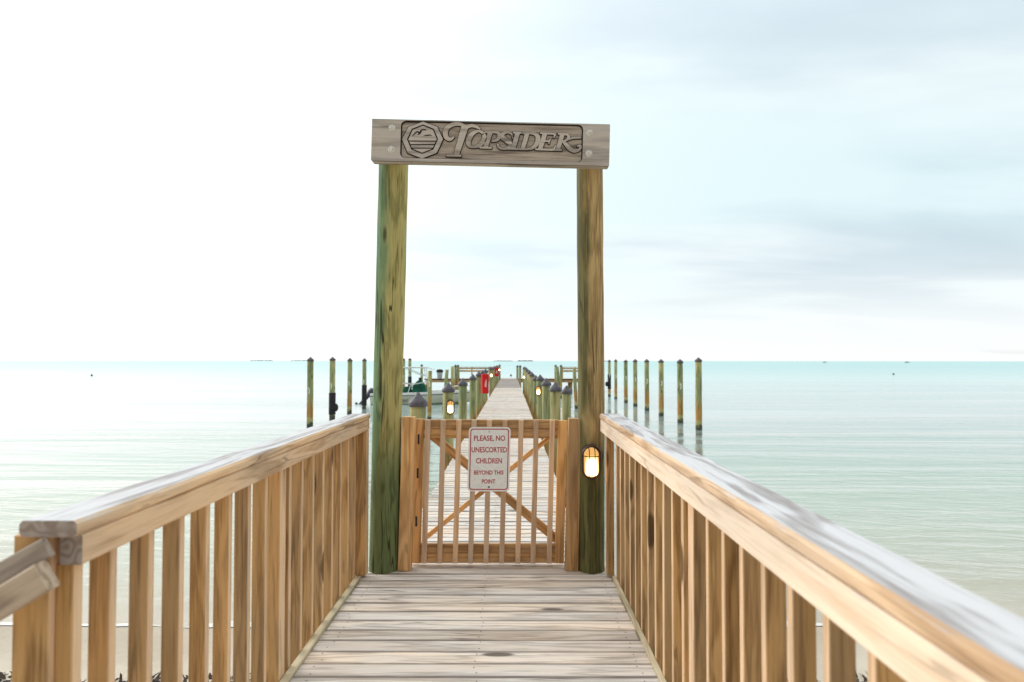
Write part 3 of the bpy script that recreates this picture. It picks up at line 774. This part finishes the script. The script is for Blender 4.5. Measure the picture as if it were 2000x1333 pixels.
# ------------------------------------------------------------------ gate
def build_gate():
    t = empty('picket_gate', (-0.17, 5.15, 0), 'closed low wooden picket gate with crossed diagonal braces between the tall poles', 'gate')
    O = Vector(t.location)
    sh = 0.024
    UP = Vector((0, 1, 0))
    def leaning(name, x, y0, y1, wd, z0, z1, mat='cedar', ch=0.003):
        xa = x + sh * max(z0, 0.0) ; xb = x + sh * z1
        o = beam(name, (xa, (y0 + y1) / 2, z0), (xb, (y0 + y1) / 2, z1), wd, y1 - y0, mat, t, ch, up=Vector((0, -1, 0)), origin=O)
        return o
    leaning('gate_post', -0.748, 5.01, 5.10, 0.088, 0.003, 1.065, ch=0.004)
    leaning('gate_post', 0.416, 5.01, 5.10, 0.090, 0.003, 1.055, ch=0.004)
    leaning('stile', -0.692, 5.165, 5.203, 0.074, 0.012, 1.040)
    leaning('stile', 0.340, 5.165, 5.203, 0.066, 0.012, 1.030)
    for z0, z1, yy in ((0.972, 1.036, 5.180), (0.902, 0.970, 5.186), (0.085, 0.150, 5.180), (0.018, 0.083, 5.186)):
        zc = (z0 + z1) / 2
        board('cross_rail', -0.655 + sh * zc, 0.307 + sh * zc, yy - 0.016, yy + 0.016, z0, z1, 'cedar', t, origin=O)
    beam('brace', (-0.600, 5.222, 0.935), (0.345, 5.222, 0.155), 0.060, 0.032, 'cedar', t, up=Vector((0, -1, 0)), origin=O)
    beam('brace', (-0.635, 5.262, 0.165), (0.320, 5.262, 0.935), 0.034, 0.032, 'cedar', t, up=Vector((0, -1, 0)), origin=O)
    for i, xb in enumerate((829, 859, 889.6, 919.5, 949.4, 980, 1011.4, 1041, 1072.5)):
        x = (xb - 1000) / 273.8
        leaning('picket', x, 5.124, 5.160, 0.036, 0.022, 1.036, mat='picket', ch=0.004)
        bm = bmesh.new()
        for zz in (0.052, 0.95):
            add_lathe(bm, [(0.006, 0), (0.006, 0.002), (0.0, 0.0025)], 8, c=(0, -zz, 0))
        o = link('screw_heads', mesh_from(bm), M['steel'], t, Vector((x + 0.0008, 5.1235, 0.0)) - O, (PI / 2, 0, 0))
        o.scale = (1, -1, 1)
    # hinges and latch, in the gaps beside the stiles
    for zz in (0.32, 0.66, 0.90):
        bm = bmesh.new(); add_tube(bm, [(0, 0, -0.035), (0, 0, 0.035)], 0.007, 8)
        link('hinge', mesh_from(bm), M['black'], t, Vector((-0.738 + 0.024 * zz + 0.052, 5.12, zz)) - O)
    bm = bmesh.new(); add_box(bm, (0, 0, 0), (0.10, 0.012, 0.03)); add_tube(bm, [(-0.04, -0.02, 0), (0.05, -0.02, 0)], 0.006, 6)
    link('latch', mesh_from(bm), M['black'], t, Vector((0.378, 5.195, 0.42)) - O)
build_gate()

def build_warning_sign():
    t = empty('warning_sign', (-0.1622, 5.118, 0.76), 'white metal sign with red lettering asking for no unescorted children, fixed on the gate', 'sign')
    t.rotation_euler = (PI / 2, 0.0, 0)
    Wd, Ht = 0.298, 0.456
    shx = 0.010
    def skew(me):
        for v in me.vertices: v.co.x += shx * v.co.y / Ht * 1.0
        return me
    link('sign_plate', skew(shape_mesh([rrect(-Wd / 2, Wd / 2, -Ht / 2, Ht / 2, 0.028)], 0.0025, [M['signwhite']])), None, t, (0, 0, 0))
    b = 0.0115
    link('border_line', skew(shape_mesh([rrect(-Wd / 2 + b, Wd / 2 - b, -Ht / 2 + b, Ht / 2 - b, 0.020), rrect(-Wd / 2 + b + .0068, Wd / 2 - b - .0068, -Ht / 2 + b + .0068, Ht / 2 - b - .0068, 0.0145)], 0.0006, [M['signred']])), None, t, (0, 0, 0.0025))
    for txt, cy, size, wd in (('PLEASE, NO', 0.146, 0.052, 0.222), ('UNESCORTED', 0.0670, 0.052, 0.252), ('CHILDREN', -0.011, 0.052, 0.184), ('BEYOND THIS', -0.094, 0.040, 0.210), ('POINT', -0.157, 0.040, 0.096)):
        me = text_mesh(txt, size, 0.0004, M['signred'], width=wd, bold=0.0010)
        o = link('lettering', me, None, t, (shx * cy / Ht, cy, 0.0027))
    for cy in (0.195, -0.197):
        bm = bmesh.new(); add_lathe(bm, [(0.007, 0), (0.006, 0.003), (0, 0.004)], 10)
        link('screw', mesh_from(bm), M['bolt'] if cy > 0 else M['black'], t, (0.004 * cy, cy, 0.0025))
build_warning_sign()

# ------------------------------------------------------------------ bulkhead lamps
def build_lamp():
    """oval caged lamp, back at y=0, facing -y, centre at the origin"""
    t = empty('bulkhead_lamp')
    def oval(rx, rz, n=28): return [(rx * math.cos(2 * PI * k / n), (0.050 if math.sin(2 * PI * k / n) > 0 else -0.050) + rz * math.sin(2 * PI * k / n)) for k in range(n)]
    def ring(bm, lay, close=True):
        rows = []
        for rx, y in lay: rows.append([bm.verts.new((x, y, z)) for x, z in oval(rx, rx)])
        n = len(rows[0])
        for a, b_ in zip(rows, rows[1:]):
            for k in range(n): bm.faces.new((a[k], a[(k + 1) % n], b_[(k + 1) % n], b_[k]))
        return rows
    bm = bmesh.new(); rows = ring(bm, [(0.062, 0.03), (0.066, -0.01), (0.065, -0.035), (0.058, -0.042), (0.052, -0.036), (0.050, -0.012)]); bm.faces.new(rows[0]); bm.faces.new(rows[-1][::-1])
    link('housing', mesh_from(bm, 'housing', True), M['housing'], t)
    bm = bmesh.new(); rows = ring(bm, [(0.0495, -0.013), (0.049, -0.045), (0.043, -0.066), (0.030, -0.080), (0.012, -0.086)]); bm.faces.new(rows[-1][::-1]); bm.faces.new(rows[0])
    link('glass', mesh_from(bm, 'glass', True), M['lamp'], t)
    bm = bmesh.new()
    for xx in (-0.019, 0.019): add_tube(bm, [(xx, -0.035, 0.100), (xx, -0.075, 0.085), (xx, -0.089, 0.04), (xx, -0.089, -0.04), (xx, -0.075, -0.085), (xx, -0.035, -0.100)], 0.0034, 6)
    add_tube(bm, [(-0.055, -0.035, 0.045), (-0.045, -0.072, 0.045), (0, -0.090, 0.045), (0.045, -0.072, 0.045), (0.055, -0.035, 0.045)], 0.0034, 6)
    link('wire_guard', mesh_from(bm, 'guard', True), M['housing'], t)
    bm = bmesh.new()
    for i in range(13):
        pass
    rows = []
    for y, rr_ in ((0.0, 0.071), (-0.055, 0.069), (-0.078, 0.064)):
        rows.append([bm.verts.new((rr_ * math.cos(a), y, 0.052 + rr_ * math.sin(a))) for a in [PI * (0.08 + 0.84 * k / 14) for k in range(15)]])
    for y, rr_ in ((-0.078, 0.060), (-0.055, 0.065), (0.0, 0.066)):
        rows.append([bm.verts.new((rr_ * math.cos(a), y, 0.052 + rr_ * math.sin(a))) for a in [PI * (0.08 + 0.84 * k / 14) for k in range(15)]])
    for a, b_ in zip(rows, rows[1:] + rows[:1]):
        for k in range(14): bm.faces.new((a[k], a[k + 1], b_[k + 1], b_[k]))
    link('hood', mesh_from(bm, 'hood', True), M['housing'], t)
    return t

def copy_tree(o, parent=None):
    c = o.copy(); COL.objects.link(c)
    if parent is not None: c.parent = parent
    for ch in list(o.children): copy_tree(ch, c)
    return c

lamp0 = build_lamp()
tag(lamp0, 'lit oval caged lamp on the right gateway pole, above the gate latch side', 'lamp', 'lit bulkhead lamps')
lamp0.location = (0.5420, 4.937, 0.768)
lamp0.rotation_euler = (0, 0, 0)
L_LAMPS = []

# ------------------------------------------------------------------ piles
CAPM = {}
def cap_mesh(r):
    k = round(r, 2)
    if k not in CAPM:
        bm = bmesh.new()
        add_lathe(bm, [(k + 0.010, -0.050), (k + 0.017, -0.046), (k + 0.015, 0.0), (k * 0.80, 0.030), (k * 0.42, 0.068), (0.014, 0.103), (0.0, 0.107)], 20)
        me = mesh_from(bm, 'cap', True); me.materials.append(M['cap']); CAPM[k] = me
    return CAPM[k]
LOGM = {}
def pile(x, y, top, r, label, group, cap=True, lean=(0, 0), base=None, hook=False, wrap=None, seed=0, fl=None):
    base = ground_z(x, y) - 0.4 if base is None else base
    t = empty('piling', (x, y, 0), label, 'piling', group)
    n, m = (28, 24) if y < 20 else (16, 10)
    me = log_mesh(r * 1.05, r * 0.97, base, top - (0.107 if cap else 0), lean[0], n, m, 0.006, seed)
    o = link('log', me, M['pile'], t, (-lean[0], 0, 0), (0, 0, 0))
    if cap: link('cap', cap_mesh(r), None, t, (0, 0, top - 0.107))
    if hook:
        bm = bmesh.new(); hz = hook
        add_tube(bm, [(-0.02, -r - 0.012, hz + 0.13), (0.0, -r - 0.03, hz + 0.08), (0.015, -r - 0.03, hz + 0.02), (0.0, -r - 0.03, hz - 0.05), (-0.015, -r - 0.012, hz - 0.10)], 0.022, 6)
        link('line_hook', mesh_from(bm, 'hook', True), M['rope'], t)
    if wrap:
        bm = bmesh.new(); z0, z1 = wrap
        add_lathe(bm, [(r + 0.010, z0), (r + 0.024, z0 + 0.02), (r + 0.02, (z0 + z1) / 2), (r + 0.024, z1 - 0.02), (r + 0.010, z1)], 18)
        link('rubber_wrap', mesh_from(bm, 'wrap', True), M['black'], t)
        if fl:
            bm = bmesh.new(); add_lathe(bm, [(0.0, -0.17), (0.07, -0.15), (0.11, -0.05), (0.11, 0.06), (0.06, 0.15), (0.0, 0.17)], 12, c=fl)
            link('float', mesh_from(bm, 'float', True), M['black'], t)
    return t

ords = ['first', 'second', 'third', 'fourth', 'fifth', 'sixth', 'seventh', 'eighth', 'ninth', 'tenth', 'eleventh', 'twelfth', 'thirteenth']
# left edge of the pier
LP = [(817.2, 7.9, 1.113), (876, 11.6, 1.108), (904, 15.0, 1.095), (923.7, 18.9, 1.11), (935.5, 22.4, 1.13), (943.0, 26.0, 1.13), (948.5, 28.6, 1.14), (959.0, 34.6, 1.19), (962.8, 38.6, 1.15), (966.2, 42.6, 1.17), (970.6, 49.0, 1.17), (975.6, 57.2, 1.19)]
gp = 'capped piles along the pier edges'
for i, (px, Y, tip) in enumerate(LP):
    X = (px - 1000) / 1400 * Y
    pile(X, Y, tip, 0.088, '%s dark-capped pile from the gate along the left edge of the pier' % ords[i], gp, seed=20 + i)
RP = [(1085, 11.9, 1.11), (1067, 14.6, 1.108), (1055, 18.3, 1.11), (1046.5, 21.6, 1.03), (1039, 25.8, 1.06), (1034.2, 29.6, 1.08), (1030.2, 33.6, 1.10), (1027.2, 37.0, 1.14), (1024, 41.5, 1.14), (1015.9, 52.0, 1.16), (1010.6, 57.2, 1.12)]
for i, (px, Y, tip) in enumerate(RP):
    X = (px - 1000) / 1400 * Y
    pile(X, Y, tip, 0.088, '%s dark-capped pile from the gate along the right edge of the pier' % ords[i], gp, seed=40 + i)
pile(1.02, 13.4, 1.0, 0.085, 'dark-capped pile standing just outside the nearest right-hand pier pile', gp, seed=61)

def lamp_on(px, Y, zc, label):
    X = (px - 1000) / 1400 * Y
    c = copy_tree(lamp0); c['label'] = label; c.location = (X, Y, zc); c.rotation_euler = (0, 0, 0)
# lamps stand on the camera-side face of their pile, a little towards the deck
lamp_on(880.6, 11.6 - 0.082, 1.46 - 90.5 * 11.52 / 1400, 'lit oval caged lamp on the second left-hand pier pile, seen just above the gate')
lamp_on(1051.2, 18.3 - 0.078, 1.46 - 58.5 * 18.22 / 1400, 'lit oval caged lamp on the third right-hand pier pile')
lamp_on(1024.0, 41.5 - 0.082, 1.46 - 31 * 41.4 / 1400, 'lit oval caged lamp far along the right edge of the pier')
lamp_on(959.6, 34.6 - 0.082, 1.46 - 27.5 * 34.5 / 1400, 'lit oval caged lamp on the left pier edge behind the nearer red cabinet')
lamp_on(975.2, 57.2 - 0.082, 1.46 - 17.5 * 57.1 / 1400, 'lit oval caged lamp on the last left-hand pile at the pier end')

# outer mooring piles
go = 'outer mooring piles with cone caps'
OR = [(364, 'rightmost'), (328, 'second from the right'), (291, 'third from the right'), (263, 'fourth from the right'), (240.5, 'fifth from the right'), (222, 'sixth from the right'), (202.5, 'seventh from the right'), (190, None)]
for i, (d, lb) in enumerate(OR):
    X = 6.78; Y = X * 1400 / d
    tipz = HC + {0: 7, 1: 3.8, 2: 3.8, 3: 3.8, 4: 3.8, 5: 2.6, 6: 3.5, 7: 2.6}[i] * Y / 1400
    lab = ('%s of the tall mooring piles right of the gateway' % lb) if lb else 'mooring pile with a black rubber sleeve next to the right gateway pole'
    pile(X, Y, tipz, 0.118 if i < 6 else 0.10, lab, go, seed=70 + i, hook=(None if i == 0 else 0.42) or False,
         wrap=None if lb else (-0.50, 0.52), fl=None if lb else (-0.19, -0.08, -0.15))
OLf = [(393.5, -7.6, 7.3), (350.3, -7.6, 7.6), (316.5, -7.6, 5.6), (288, -7.6, 5.2), (211.6, -7.6, 5), (199.3, -7.6, 5.4)]
labs = ['leftmost of the tall mooring piles left of the gateway', 'mooring pile with a long black rubber sleeve, second from the left', 'third mooring pile from the left, plain with no sleeve', 'fourth mooring pile from the left with a black sleeve beside the boat outboard',
        'mooring pile behind the boat, just right of the left gateway pole', 'mooring pile with a black sleeve behind the middle of the boat']
for i, ((d, X, up), lb) in enumerate(zip(OLf, labs)):
    Y = -X * 1400 / d
    wr = {1: (-0.82, 0.10), 3: (-0.85, 0.20), 5: (-0.60, 0.28)}.get(i)
    pile(X, Y, HC + up * Y / 1400, (0.118, 0.122, 0.112, 0.108, 0.115, 0.12)[i], lb, go, seed=90 + i, hook=(0.30 if i == 0 else 0.36), wrap=wr,
         fl=(0.16, -0.05, -0.52) if i == 1 else None)

# flat-topped piles of the boat slips
gf = 'flat-topped slip piles beside the pier'
pile(-3.43, 30.0, 1.035, 0.088, 'flat-topped slip pile in front of the white boat', gf, cap=False, seed=101, hook=0.45, lean=(0.04, 0))
pile(-3.30, 36.5, 1.0, 0.092, 'flat-topped slip pile leaning beside the grey bin, left of the pier', gf, cap=False, seed=102, lean=(0.30, 0))
pile(-3.45, 41.6, 1.13, 0.092, 'pale green flat-topped slip pile nearest the left platform railing', gf, cap=False, seed=103, lean=(0.0, 0))
pile(3.00, 48.0, 1.06, 0.125, 'thick pale flat-topped pile leaning left, at the start of the right platform railing', gf, cap=False, seed=104, lean=(-0.45, 0))
pile(3.25, 37.5, 1.06, 0.095, 'flat-topped slip pile close left of the right gateway pole', gf, cap=False, seed=105, lean=(-0.22, 0))

# ------------------------------------------------------------------ T-head platform, railings, bin
def build_platform():
    t = empty('dock_platform', (0, 58.6, 0), 'cross platform at the far end of the pier carrying the railings', 'platform')
    O = Vector(t.location)
    rr = random.Random(9)
    for k in range(20):
        y0 = 58.0 + k * 0.146
        board('plank', -7.1, 7.2, y0, y0 + 0.140, -0.040, 0.002, 'deck', t, origin=O)
    board('fascia', -7.1, 7.2, 57.955, 57.995, -0.10, -0.004, 'black', t, origin=O)
    board('beam', -7.0, 7.1, 57.97, 58.05, -0.29, -0.102, 'cedar', t, origin=O)
    board('beam', -7.0, 7.1, 60.6, 60.7, -0.29, -0.102, 'cedar', t, origin=O)
    for X in (-6.9, -4.7, -2.5, 2.6, 4.8, 7.0):
        for yy in (58.2, 60.4):
            link('support_pile', log_mesh(0.11, 0.10, ground_z(X, yy) - 0.3, -0.292, 0, 12, 4), M['pile'], t, Vector((X, yy, 0)) - O)
build_platform()

def platform_rail(x0, x1, label, posts):
    t = empty('platform_railing', ((x0 + x1) / 2, 58.2, 0), label, 'railing', 'railings on the end platform')
    O = Vector(t.location)
    board('top_rail', x0, x1, 58.12, 58.26, 0.93, 0.965, 'rail', t, origin=O)
    board('rail_board', x0, x1, 58.16, 58.20, 0.78, 0.90, 'cedar', t, origin=O)
    board('rail_board', x0, x1, 58.16, 58.20, 0.55, 0.70, 'cedar', t, origin=O)
    for X in posts: board('post', X - 0.05, X + 0.05, 58.202, 58.29, 0.004, 0.928, 'cedar', t, origin=O)
platform_rail(-4.40, -1.75, 'orange-brown wooden railing on the platform left of the pier end', (-4.3, -3.25, -1.85))
platform_rail(4.0, 6.9, 'orange-brown wooden railing on the platform right of the pier end', (4.1, 5.1, 6.1, 6.8))
gc = 'small capped piles on the end platform'
for px, lb in ((889.7, 'left of two small capped piles at the left platform railing'), (894.5, 'right one of two small capped piles at the left platform railing'), (1085.2, 'left of two small capped piles at the right platform railing'), (1095.6, 'right one of two small capped piles at the right platform railing')):
    Y = 57.75; pile((px - 1000) / 1400 * Y, Y, 1.16, 0.095, lb, gc, seed=int(px))
pile(-7.25, 57.6, 1.19, 0.10, 'capped pile at the far left corner of the end platform, behind the boat top', gc, seed=7)

def build_bin():
    t = empty('trash_bin', ((859 - 1000) / 1400 * 58.6, 58.6, 0.004), 'pale grey bin with a rounded black lid on the end platform', 'trash bin')
    bm = bmesh.new(); add_lathe(bm, [(0.17, 0.0), (0.20, 0.02), (0.24, 0.50), (0.25, 0.52)], 16); link('bin_body', mesh_from(bm, 'bin', True), M['bin'], t)
    bm = bmesh.new(); add_lathe(bm, [(0.275, 0.50), (0.285, 0.54), (0.28, 0.66), (0.22, 0.73), (0.0, 0.76)], 16); link('lid', mesh_from(bm, 'lid', True), M['black'], t)
build_bin()

# ------------------------------------------------------------------ fire cabinets
def build_cabinet(x, y, zc, hgt, wd, label):
    t = empty('fire_cabinet', (x, y, zc), label, 'fire cabinet', 'red fire cabinets')
    t.rotation_euler = (0, 0, R(14))
    bm = bmesh.new(); add_box(bm, (0, 0, 0), (wd, 0.22, hgt)); bmesh.ops.bevel(bm, geom=bm.edges[:], offset=0.012, segments=2, affect='EDGES')
    link('cabinet_body', mesh_from(bm, 'cabinet'), M['red'], t)
    bm = bmesh.new(); add_box(bm, (0, -0.116, 0), (wd * 0.86, 0.012, hgt * 0.92)); link('door', mesh_from(bm, 'door'), M['red'], t)
    # white extinguisher pictogram
    def o(poly, name='pictogram'):
        me = shape_mesh([[(px * wd, pz * hgt) for px, pz in poly]], 0.002, [M['white']])
        ob = link(name, me, None, t, (0, -0.122, 0), (PI / 2, 0, 0))
    o([(-0.13, -0.16), (-0.03, -0.16), (-0.03, 0.07), (-0.05, 0.14), (-0.13, 0.05)])
    o([(0.03, -0.16), (0.13, -0.16), (0.13, 0.08), (0.09, 0.17), (0.03, 0.12)])
    o([(-0.02, 0.10), (0.03, 0.14), (0.10, 0.20), (0.06, 0.23), (-0.02, 0.17)])
build_cabinet(-0.835, 22.15, 0.75, 0.60, 0.20, 'nearer red fire cabinet with a white pictogram fixed to the left pier piles')
build_cabinet(-0.93, 42.2, 0.80, 0.52, 0.26, 'farther red fire cabinet on the left edge of the pier')

# ------------------------------------------------------------------ low finger dock to the right
def build_finger():
    t = empty('finger_dock', (1.9, 24, -0.4), 'narrow pale finger dock lying low at the right side of the pier', 'dock')
    O = Vector(t.location)
    for k in range(44):
        y0 = 20.2 + k * 0.15; xx = 1.20 + (y0 - 20.2) * 0.075
        board('plank', xx - 0.03, xx + 0.42, y0, y0 + 0.14, -0.34, -0.30, 'deck', t, origin=O)
    for off in (0.0, 0.36): beam('stringer', (1.20 + off, 20.2, -0.41), (1.70 + off, 26.8, -0.41), 0.05, 0.13, 'grey', t, origin=O)
    for yy, xx in ((20.6, 1.58), (26.4, 2.0)):
        link('support_pile', log_mesh(0.07, 0.07, ground_z(xx, yy) - 0.3, -0.342, 0, 10, 3), M['pile'], t, Vector((xx, yy, 0)) - O)
build_finger()

# ------------------------------------------------------------------ boat
def build_boat():
    t = empty('motor_boat', (-8.05, 41.6, WATER), 'white centre-console motor boat with hard top and green covered console, moored left of the pier', 'boat')
    Lb = 5.95
    t.rotation_euler = (0, 0, R(2))
    secs = []
    for i in range(15):
        f = i / 14; x = Lb * f
        hb = 1.08 * (1 - max(0, (f - 0.45) / 0.55) ** 2.3) + 0.02
        sheer = 0.50 + 0.20 * f ** 1.6
        chine = hb * (0.86 - 0.25 * f ** 3); cz = 0.02 + 0.28 * f ** 3; kz = -0.22 + 0.42 * f ** 4
        secs.append((x, hb, sheer, chine, cz, kz))
    def loft(bm, fn, close_ends=False):
        rows = [[bm.verts.new(p) for p in fn(s)] for s in secs]
        for a, b_ in zip(rows, rows[1:]):
            for k in range(len(a) - 1): bm.faces.new((a[k], a[k + 1], b_[k + 1], b_[k]))
        if close_ends: bm.faces.new(rows[0]); bm.faces.new(rows[-1][::-1])
        return rows
    bm = bmesh.new()
    loft(bm, lambda s: [(s[0], s[1], s[2]), (s[0], (s[1] + s[3]) / 2 + 0.03, (s[2] + s[4]) / 2 ), (s[0], s[3], s[4]), (s[0], 0, s[5]), (s[0], -s[3], s[4]), (s[0], -(s[1] + s[3]) / 2 - 0.03, (s[2] + s[4]) / 2), (s[0], -s[1], s[2])], True)
    link('hull', mesh_from(bm, 'hull', False), M['hull'], t)
    bm = bmesh.new()
    for sg in (1, -1):
        loft(bm, lambda s: [(s[0], sg * (s[1] + 0.035), s[2] - 0.03), (s[0], sg * (s[1] + 0.035), s[2] + 0.005), (s[0], sg * (s[1] - 0.01), s[2] + 0.006)])
    link('rub_rail', mesh_from(bm, 'rub', False), M['navy'], t)
    bm = bmesh.new()
    for sg in (1, -1):
        loft(bm, lambda s: [(s[0], sg * (s[1] + 0.02), s[2] + 0.01), (s[0], sg * (s[1]), s[2] + 0.13), (s[0], sg * max(s[1] - 0.22, 0.0), s[2] + 0.14), (s[0], sg * max(s[1] - 0.24, 0.0), s[2] - 0.3)])
    link('gunwale', mesh_from(bm, 'gunwale', False), M['white'], t)
    bm = bmesh.new()
    loft(bm, lambda s: [(s[0], -s[1] * 0.95, s[2] - 0.25), (s[0], s[1] * 0.95, s[2] - 0.25)])
    link('cockpit_floor', mesh_from(bm, 'floor', False), M['white'], t)
    bm = bmesh.new(); add_box(bm, (0.06, 0, 0.38), (0.12, 2.0, 0.44)); link('transom', mesh_from(bm), M['white'], t)
    # covered console
    bm = bmesh.new()
    lay = [(2.25, 3.10, 0.55, 0.30), (2.28, 3.08, 0.52, 0.70), (2.34, 3.02, 0.46, 1.05), (2.50, 2.86, 0.34, 1.25), (2.62, 2.74, 0.18, 1.36)]
    rows = []
    for x0, x1, hy, z in lay:
        pts = []
        for u in range(6): pts.append((x0 + (x1 - x0) * u / 5, -hy))
        for u in range(6): pts.append((x1, -hy + 2 * hy * (u + .5) / 6))
        for u in range(6): pts.append((x1 - (x1 - x0) * u / 5, hy))
        for u in range(6): pts.append((x0, hy - 2 * hy * (u + .5) / 6))
        rows.append([bm.verts.new((px + 0.025 * math.sin(k * 2.4 + z), py + 0.02 * math.cos(k * 1.9 + z * 3), z)) for k, (px, py) in enumerate(pts)])
    for a, b_ in zip(rows, rows[1:]):
        n = len(a)
        for k in range(n): bm.faces.new((a[k], a[(k + 1) % n], b_[(k + 1) % n], b_[k]))
    bm.faces.new(rows[-1])
    link('console_cover', mesh_from(bm, 'cover', True), M['canvas'], t)
    bm = bmesh.new(); add_lathe(bm, [(0.30, 0.35), (0.30, 0.75), (0.22, 0.98), (0, 1.0)], 12, c=(1.95, 0.1, 0)); link('seat_cover', mesh_from(bm, 'seat', True), M['canvas'], t)
    bm = bmesh.new(); add_lathe(bm, [(0.0, 1.34), (0.09, 1.36), (0.09, 1.50), (0, 1.53)], 10, c=(2.72, 0.0, 0)); link('motor_head_light', mesh_from(bm), M['black'], t)
    # hard top
    bm = bmesh.new()
    add_box(bm, (2.15, 0, 2.105), (1.95, 1.7, 0.07)); bmesh.ops.bevel(bm, geom=bm.edges[:], offset=0.03, segments=2, affect='EDGES')
    link('hard_top', mesh_from(bm, 'top'), M['white'], t)
    bm = bmesh.new(); add_tube(bm, [(3.05, -0.8, 2.12), (3.40, -0.6, 2.03), (3.55, 0, 2.0), (3.40, 0.6, 2.03), (3.05, 0.8, 2.12)], 0.022, 6); link('top_frame', mesh_from(bm, 'tf', True), M['alu'], t)
    for sg in (-1, 1):
        for pts in ([(3.00, sg * .62, 2.08), (3.08, sg * .62, 1.5), (3.22, sg * .62, 1.05), (3.30, sg * .64, 0.55)], [(2.05, sg * .62, 0.55), (2.25, sg * .62, 1.15), (2.45, sg * .62, 1.16), (3.28, sg * .62, 1.30)],
                    [(1.35, sg * .62, 2.08), (1.25, sg * .64, 0.6)], [(1.9, sg * .62, 2.08), (2.6, sg * .62, 1.75), (3.02, sg * .62, 1.62)], [(0.55, sg * .62, 1.22), (2.25, sg * .62, 1.16)]):
            bm = bmesh.new(); add_tube(bm, pts, 0.024, 6); link('top_leg', mesh_from(bm, 'leg', True), M['alu'], t)
    bm = bmesh.new()
    for sg in (-1, 1): add_tube(bm, [(4.0, sg * 0.80, 0.75), (4.3, sg * 0.75, 1.0), (5.2, sg * 0.40, 1.05), (5.7, sg * 0.12, 1.02)], 0.018, 6)
    link('bow_rail', mesh_from(bm, 'bow', True), M['alu'], t)
    me = text_mesh('Reel', 0.34, 0.004, M['navy'], shear=0.45, width=0.62)
    link('boat_name', me, None, t, (1.86, -1.150, 0.27), (PI / 2 + 0.10, 0, 0))
    # outboard motor, tilted up
    ob = link('outboard_motor', None or bpy.data.meshes.new('outboard'), None, t)
    bm = bmesh.new()
    rot = Matrix.Rotation(R(42), 3, 'Y')
    for r_, z in (): pass
    prof = [(0.10, 0.02), (0.20, 0.10), (0.24, 0.30), (0.22, 0.48), (0.10, 0.58), (0, 0.60)]
    b2 = bmesh.new(); add_lathe(b2, prof, 14); add_box(b2, (0, 0, -0.30), (0.20, 0.12, 0.75)); add_box(b2, (0.0, 0, -0.72), (0.55, 0.10, 0.12)); add_lathe(b2, [(0, -0.12), (0.16, -0.05), (0.18, 0.0), (0.16, 0.05), (0, 0.12)], 10, c=(0.26, 0, -0.72)); add_box(b2, (-0.05, 0, -0.92), (0.22, 0.03, 0.32))
    for v in b2.verts: v.co = rot @ (v.co * 1.0)
    bmesh.ops.recalc_face_normals(b2, faces=b2.faces); b2.to_mesh(ob.data); b2.free(); ob.data.materials.append(M['cowl'])
    ob.location = (-0.28, -0.2, 0.42)
    for p in ob.data.polygons: p.use_smooth = False
build_boat()

# ------------------------------------------------------------------ far things on the water
def far_boat(px, Y, ln, label):
    t = empty('distant_boat', ((px - 1000) / 1400 * Y, Y, WATER), label, 'boat', 'distant boats on the horizon')
    bm = bmesh.new()
    rows = []
    for f, hb in ((0, .16), (0.4, .18), (0.75, .13), (1.0, .01)):
        x = (f - 0.5) * ln; rows.append([bm.verts.new(p) for p in ((x, -hb * ln * .8, 0.14 * ln + .03 * f * ln), (x, 0, -0.05 * ln), (x, hb * ln * .8, 0.14 * ln + .03 * f * ln))])
    for a, b_ in zip(rows, rows[1:]):
        for k in range(3): bm.faces.new((a[k], a[(k + 1) % 3], b_[(k + 1) % 3], b_[k]))
    bm.faces.new(rows[0]); bm.faces.new(rows[-1][::-1])
    link('hull', mesh_from(bm, 'hull'), M['white'], t)
    bm = bmesh.new(); add_box(bm, (-0.05 * ln, 0, 0.22 * ln), (0.30 * ln, 0.2 * ln, 0.12 * ln)); link('cabin', mesh_from(bm, 'cabin'), M['bin'], t)
far_boat(1610, 1050, 7.5, 'left one of two tiny white boats on the horizon at the right')
far_boat(1771, 1000, 8.5, 'right one of two tiny white boats on the horizon at the right')
def buoy(px, Y, label):
    bm = bmesh.new(); add_lathe(bm, [(0, -0.2), (0.16, -0.1), (0.20, 0.02), (0.13, 0.16), (0.05, 0.24), (0.045, 0.34), (0, 0.36)], 12)
    o = link('buoy', mesh_from(bm, 'buoy', True), M['algae'], None, ((px - 1000) / 1400 * Y, Y, WATER)); tag(o, label, 'buoy', 'small dark buoys on the water')
buoy(998, 118, 'small dark buoy on the water straight beyond the pier end')
buoy(1744.5, 133, 'small dark buoy on the open water at the far right')
buoy(180, 115, 'small dark buoy on the open water at the far left')
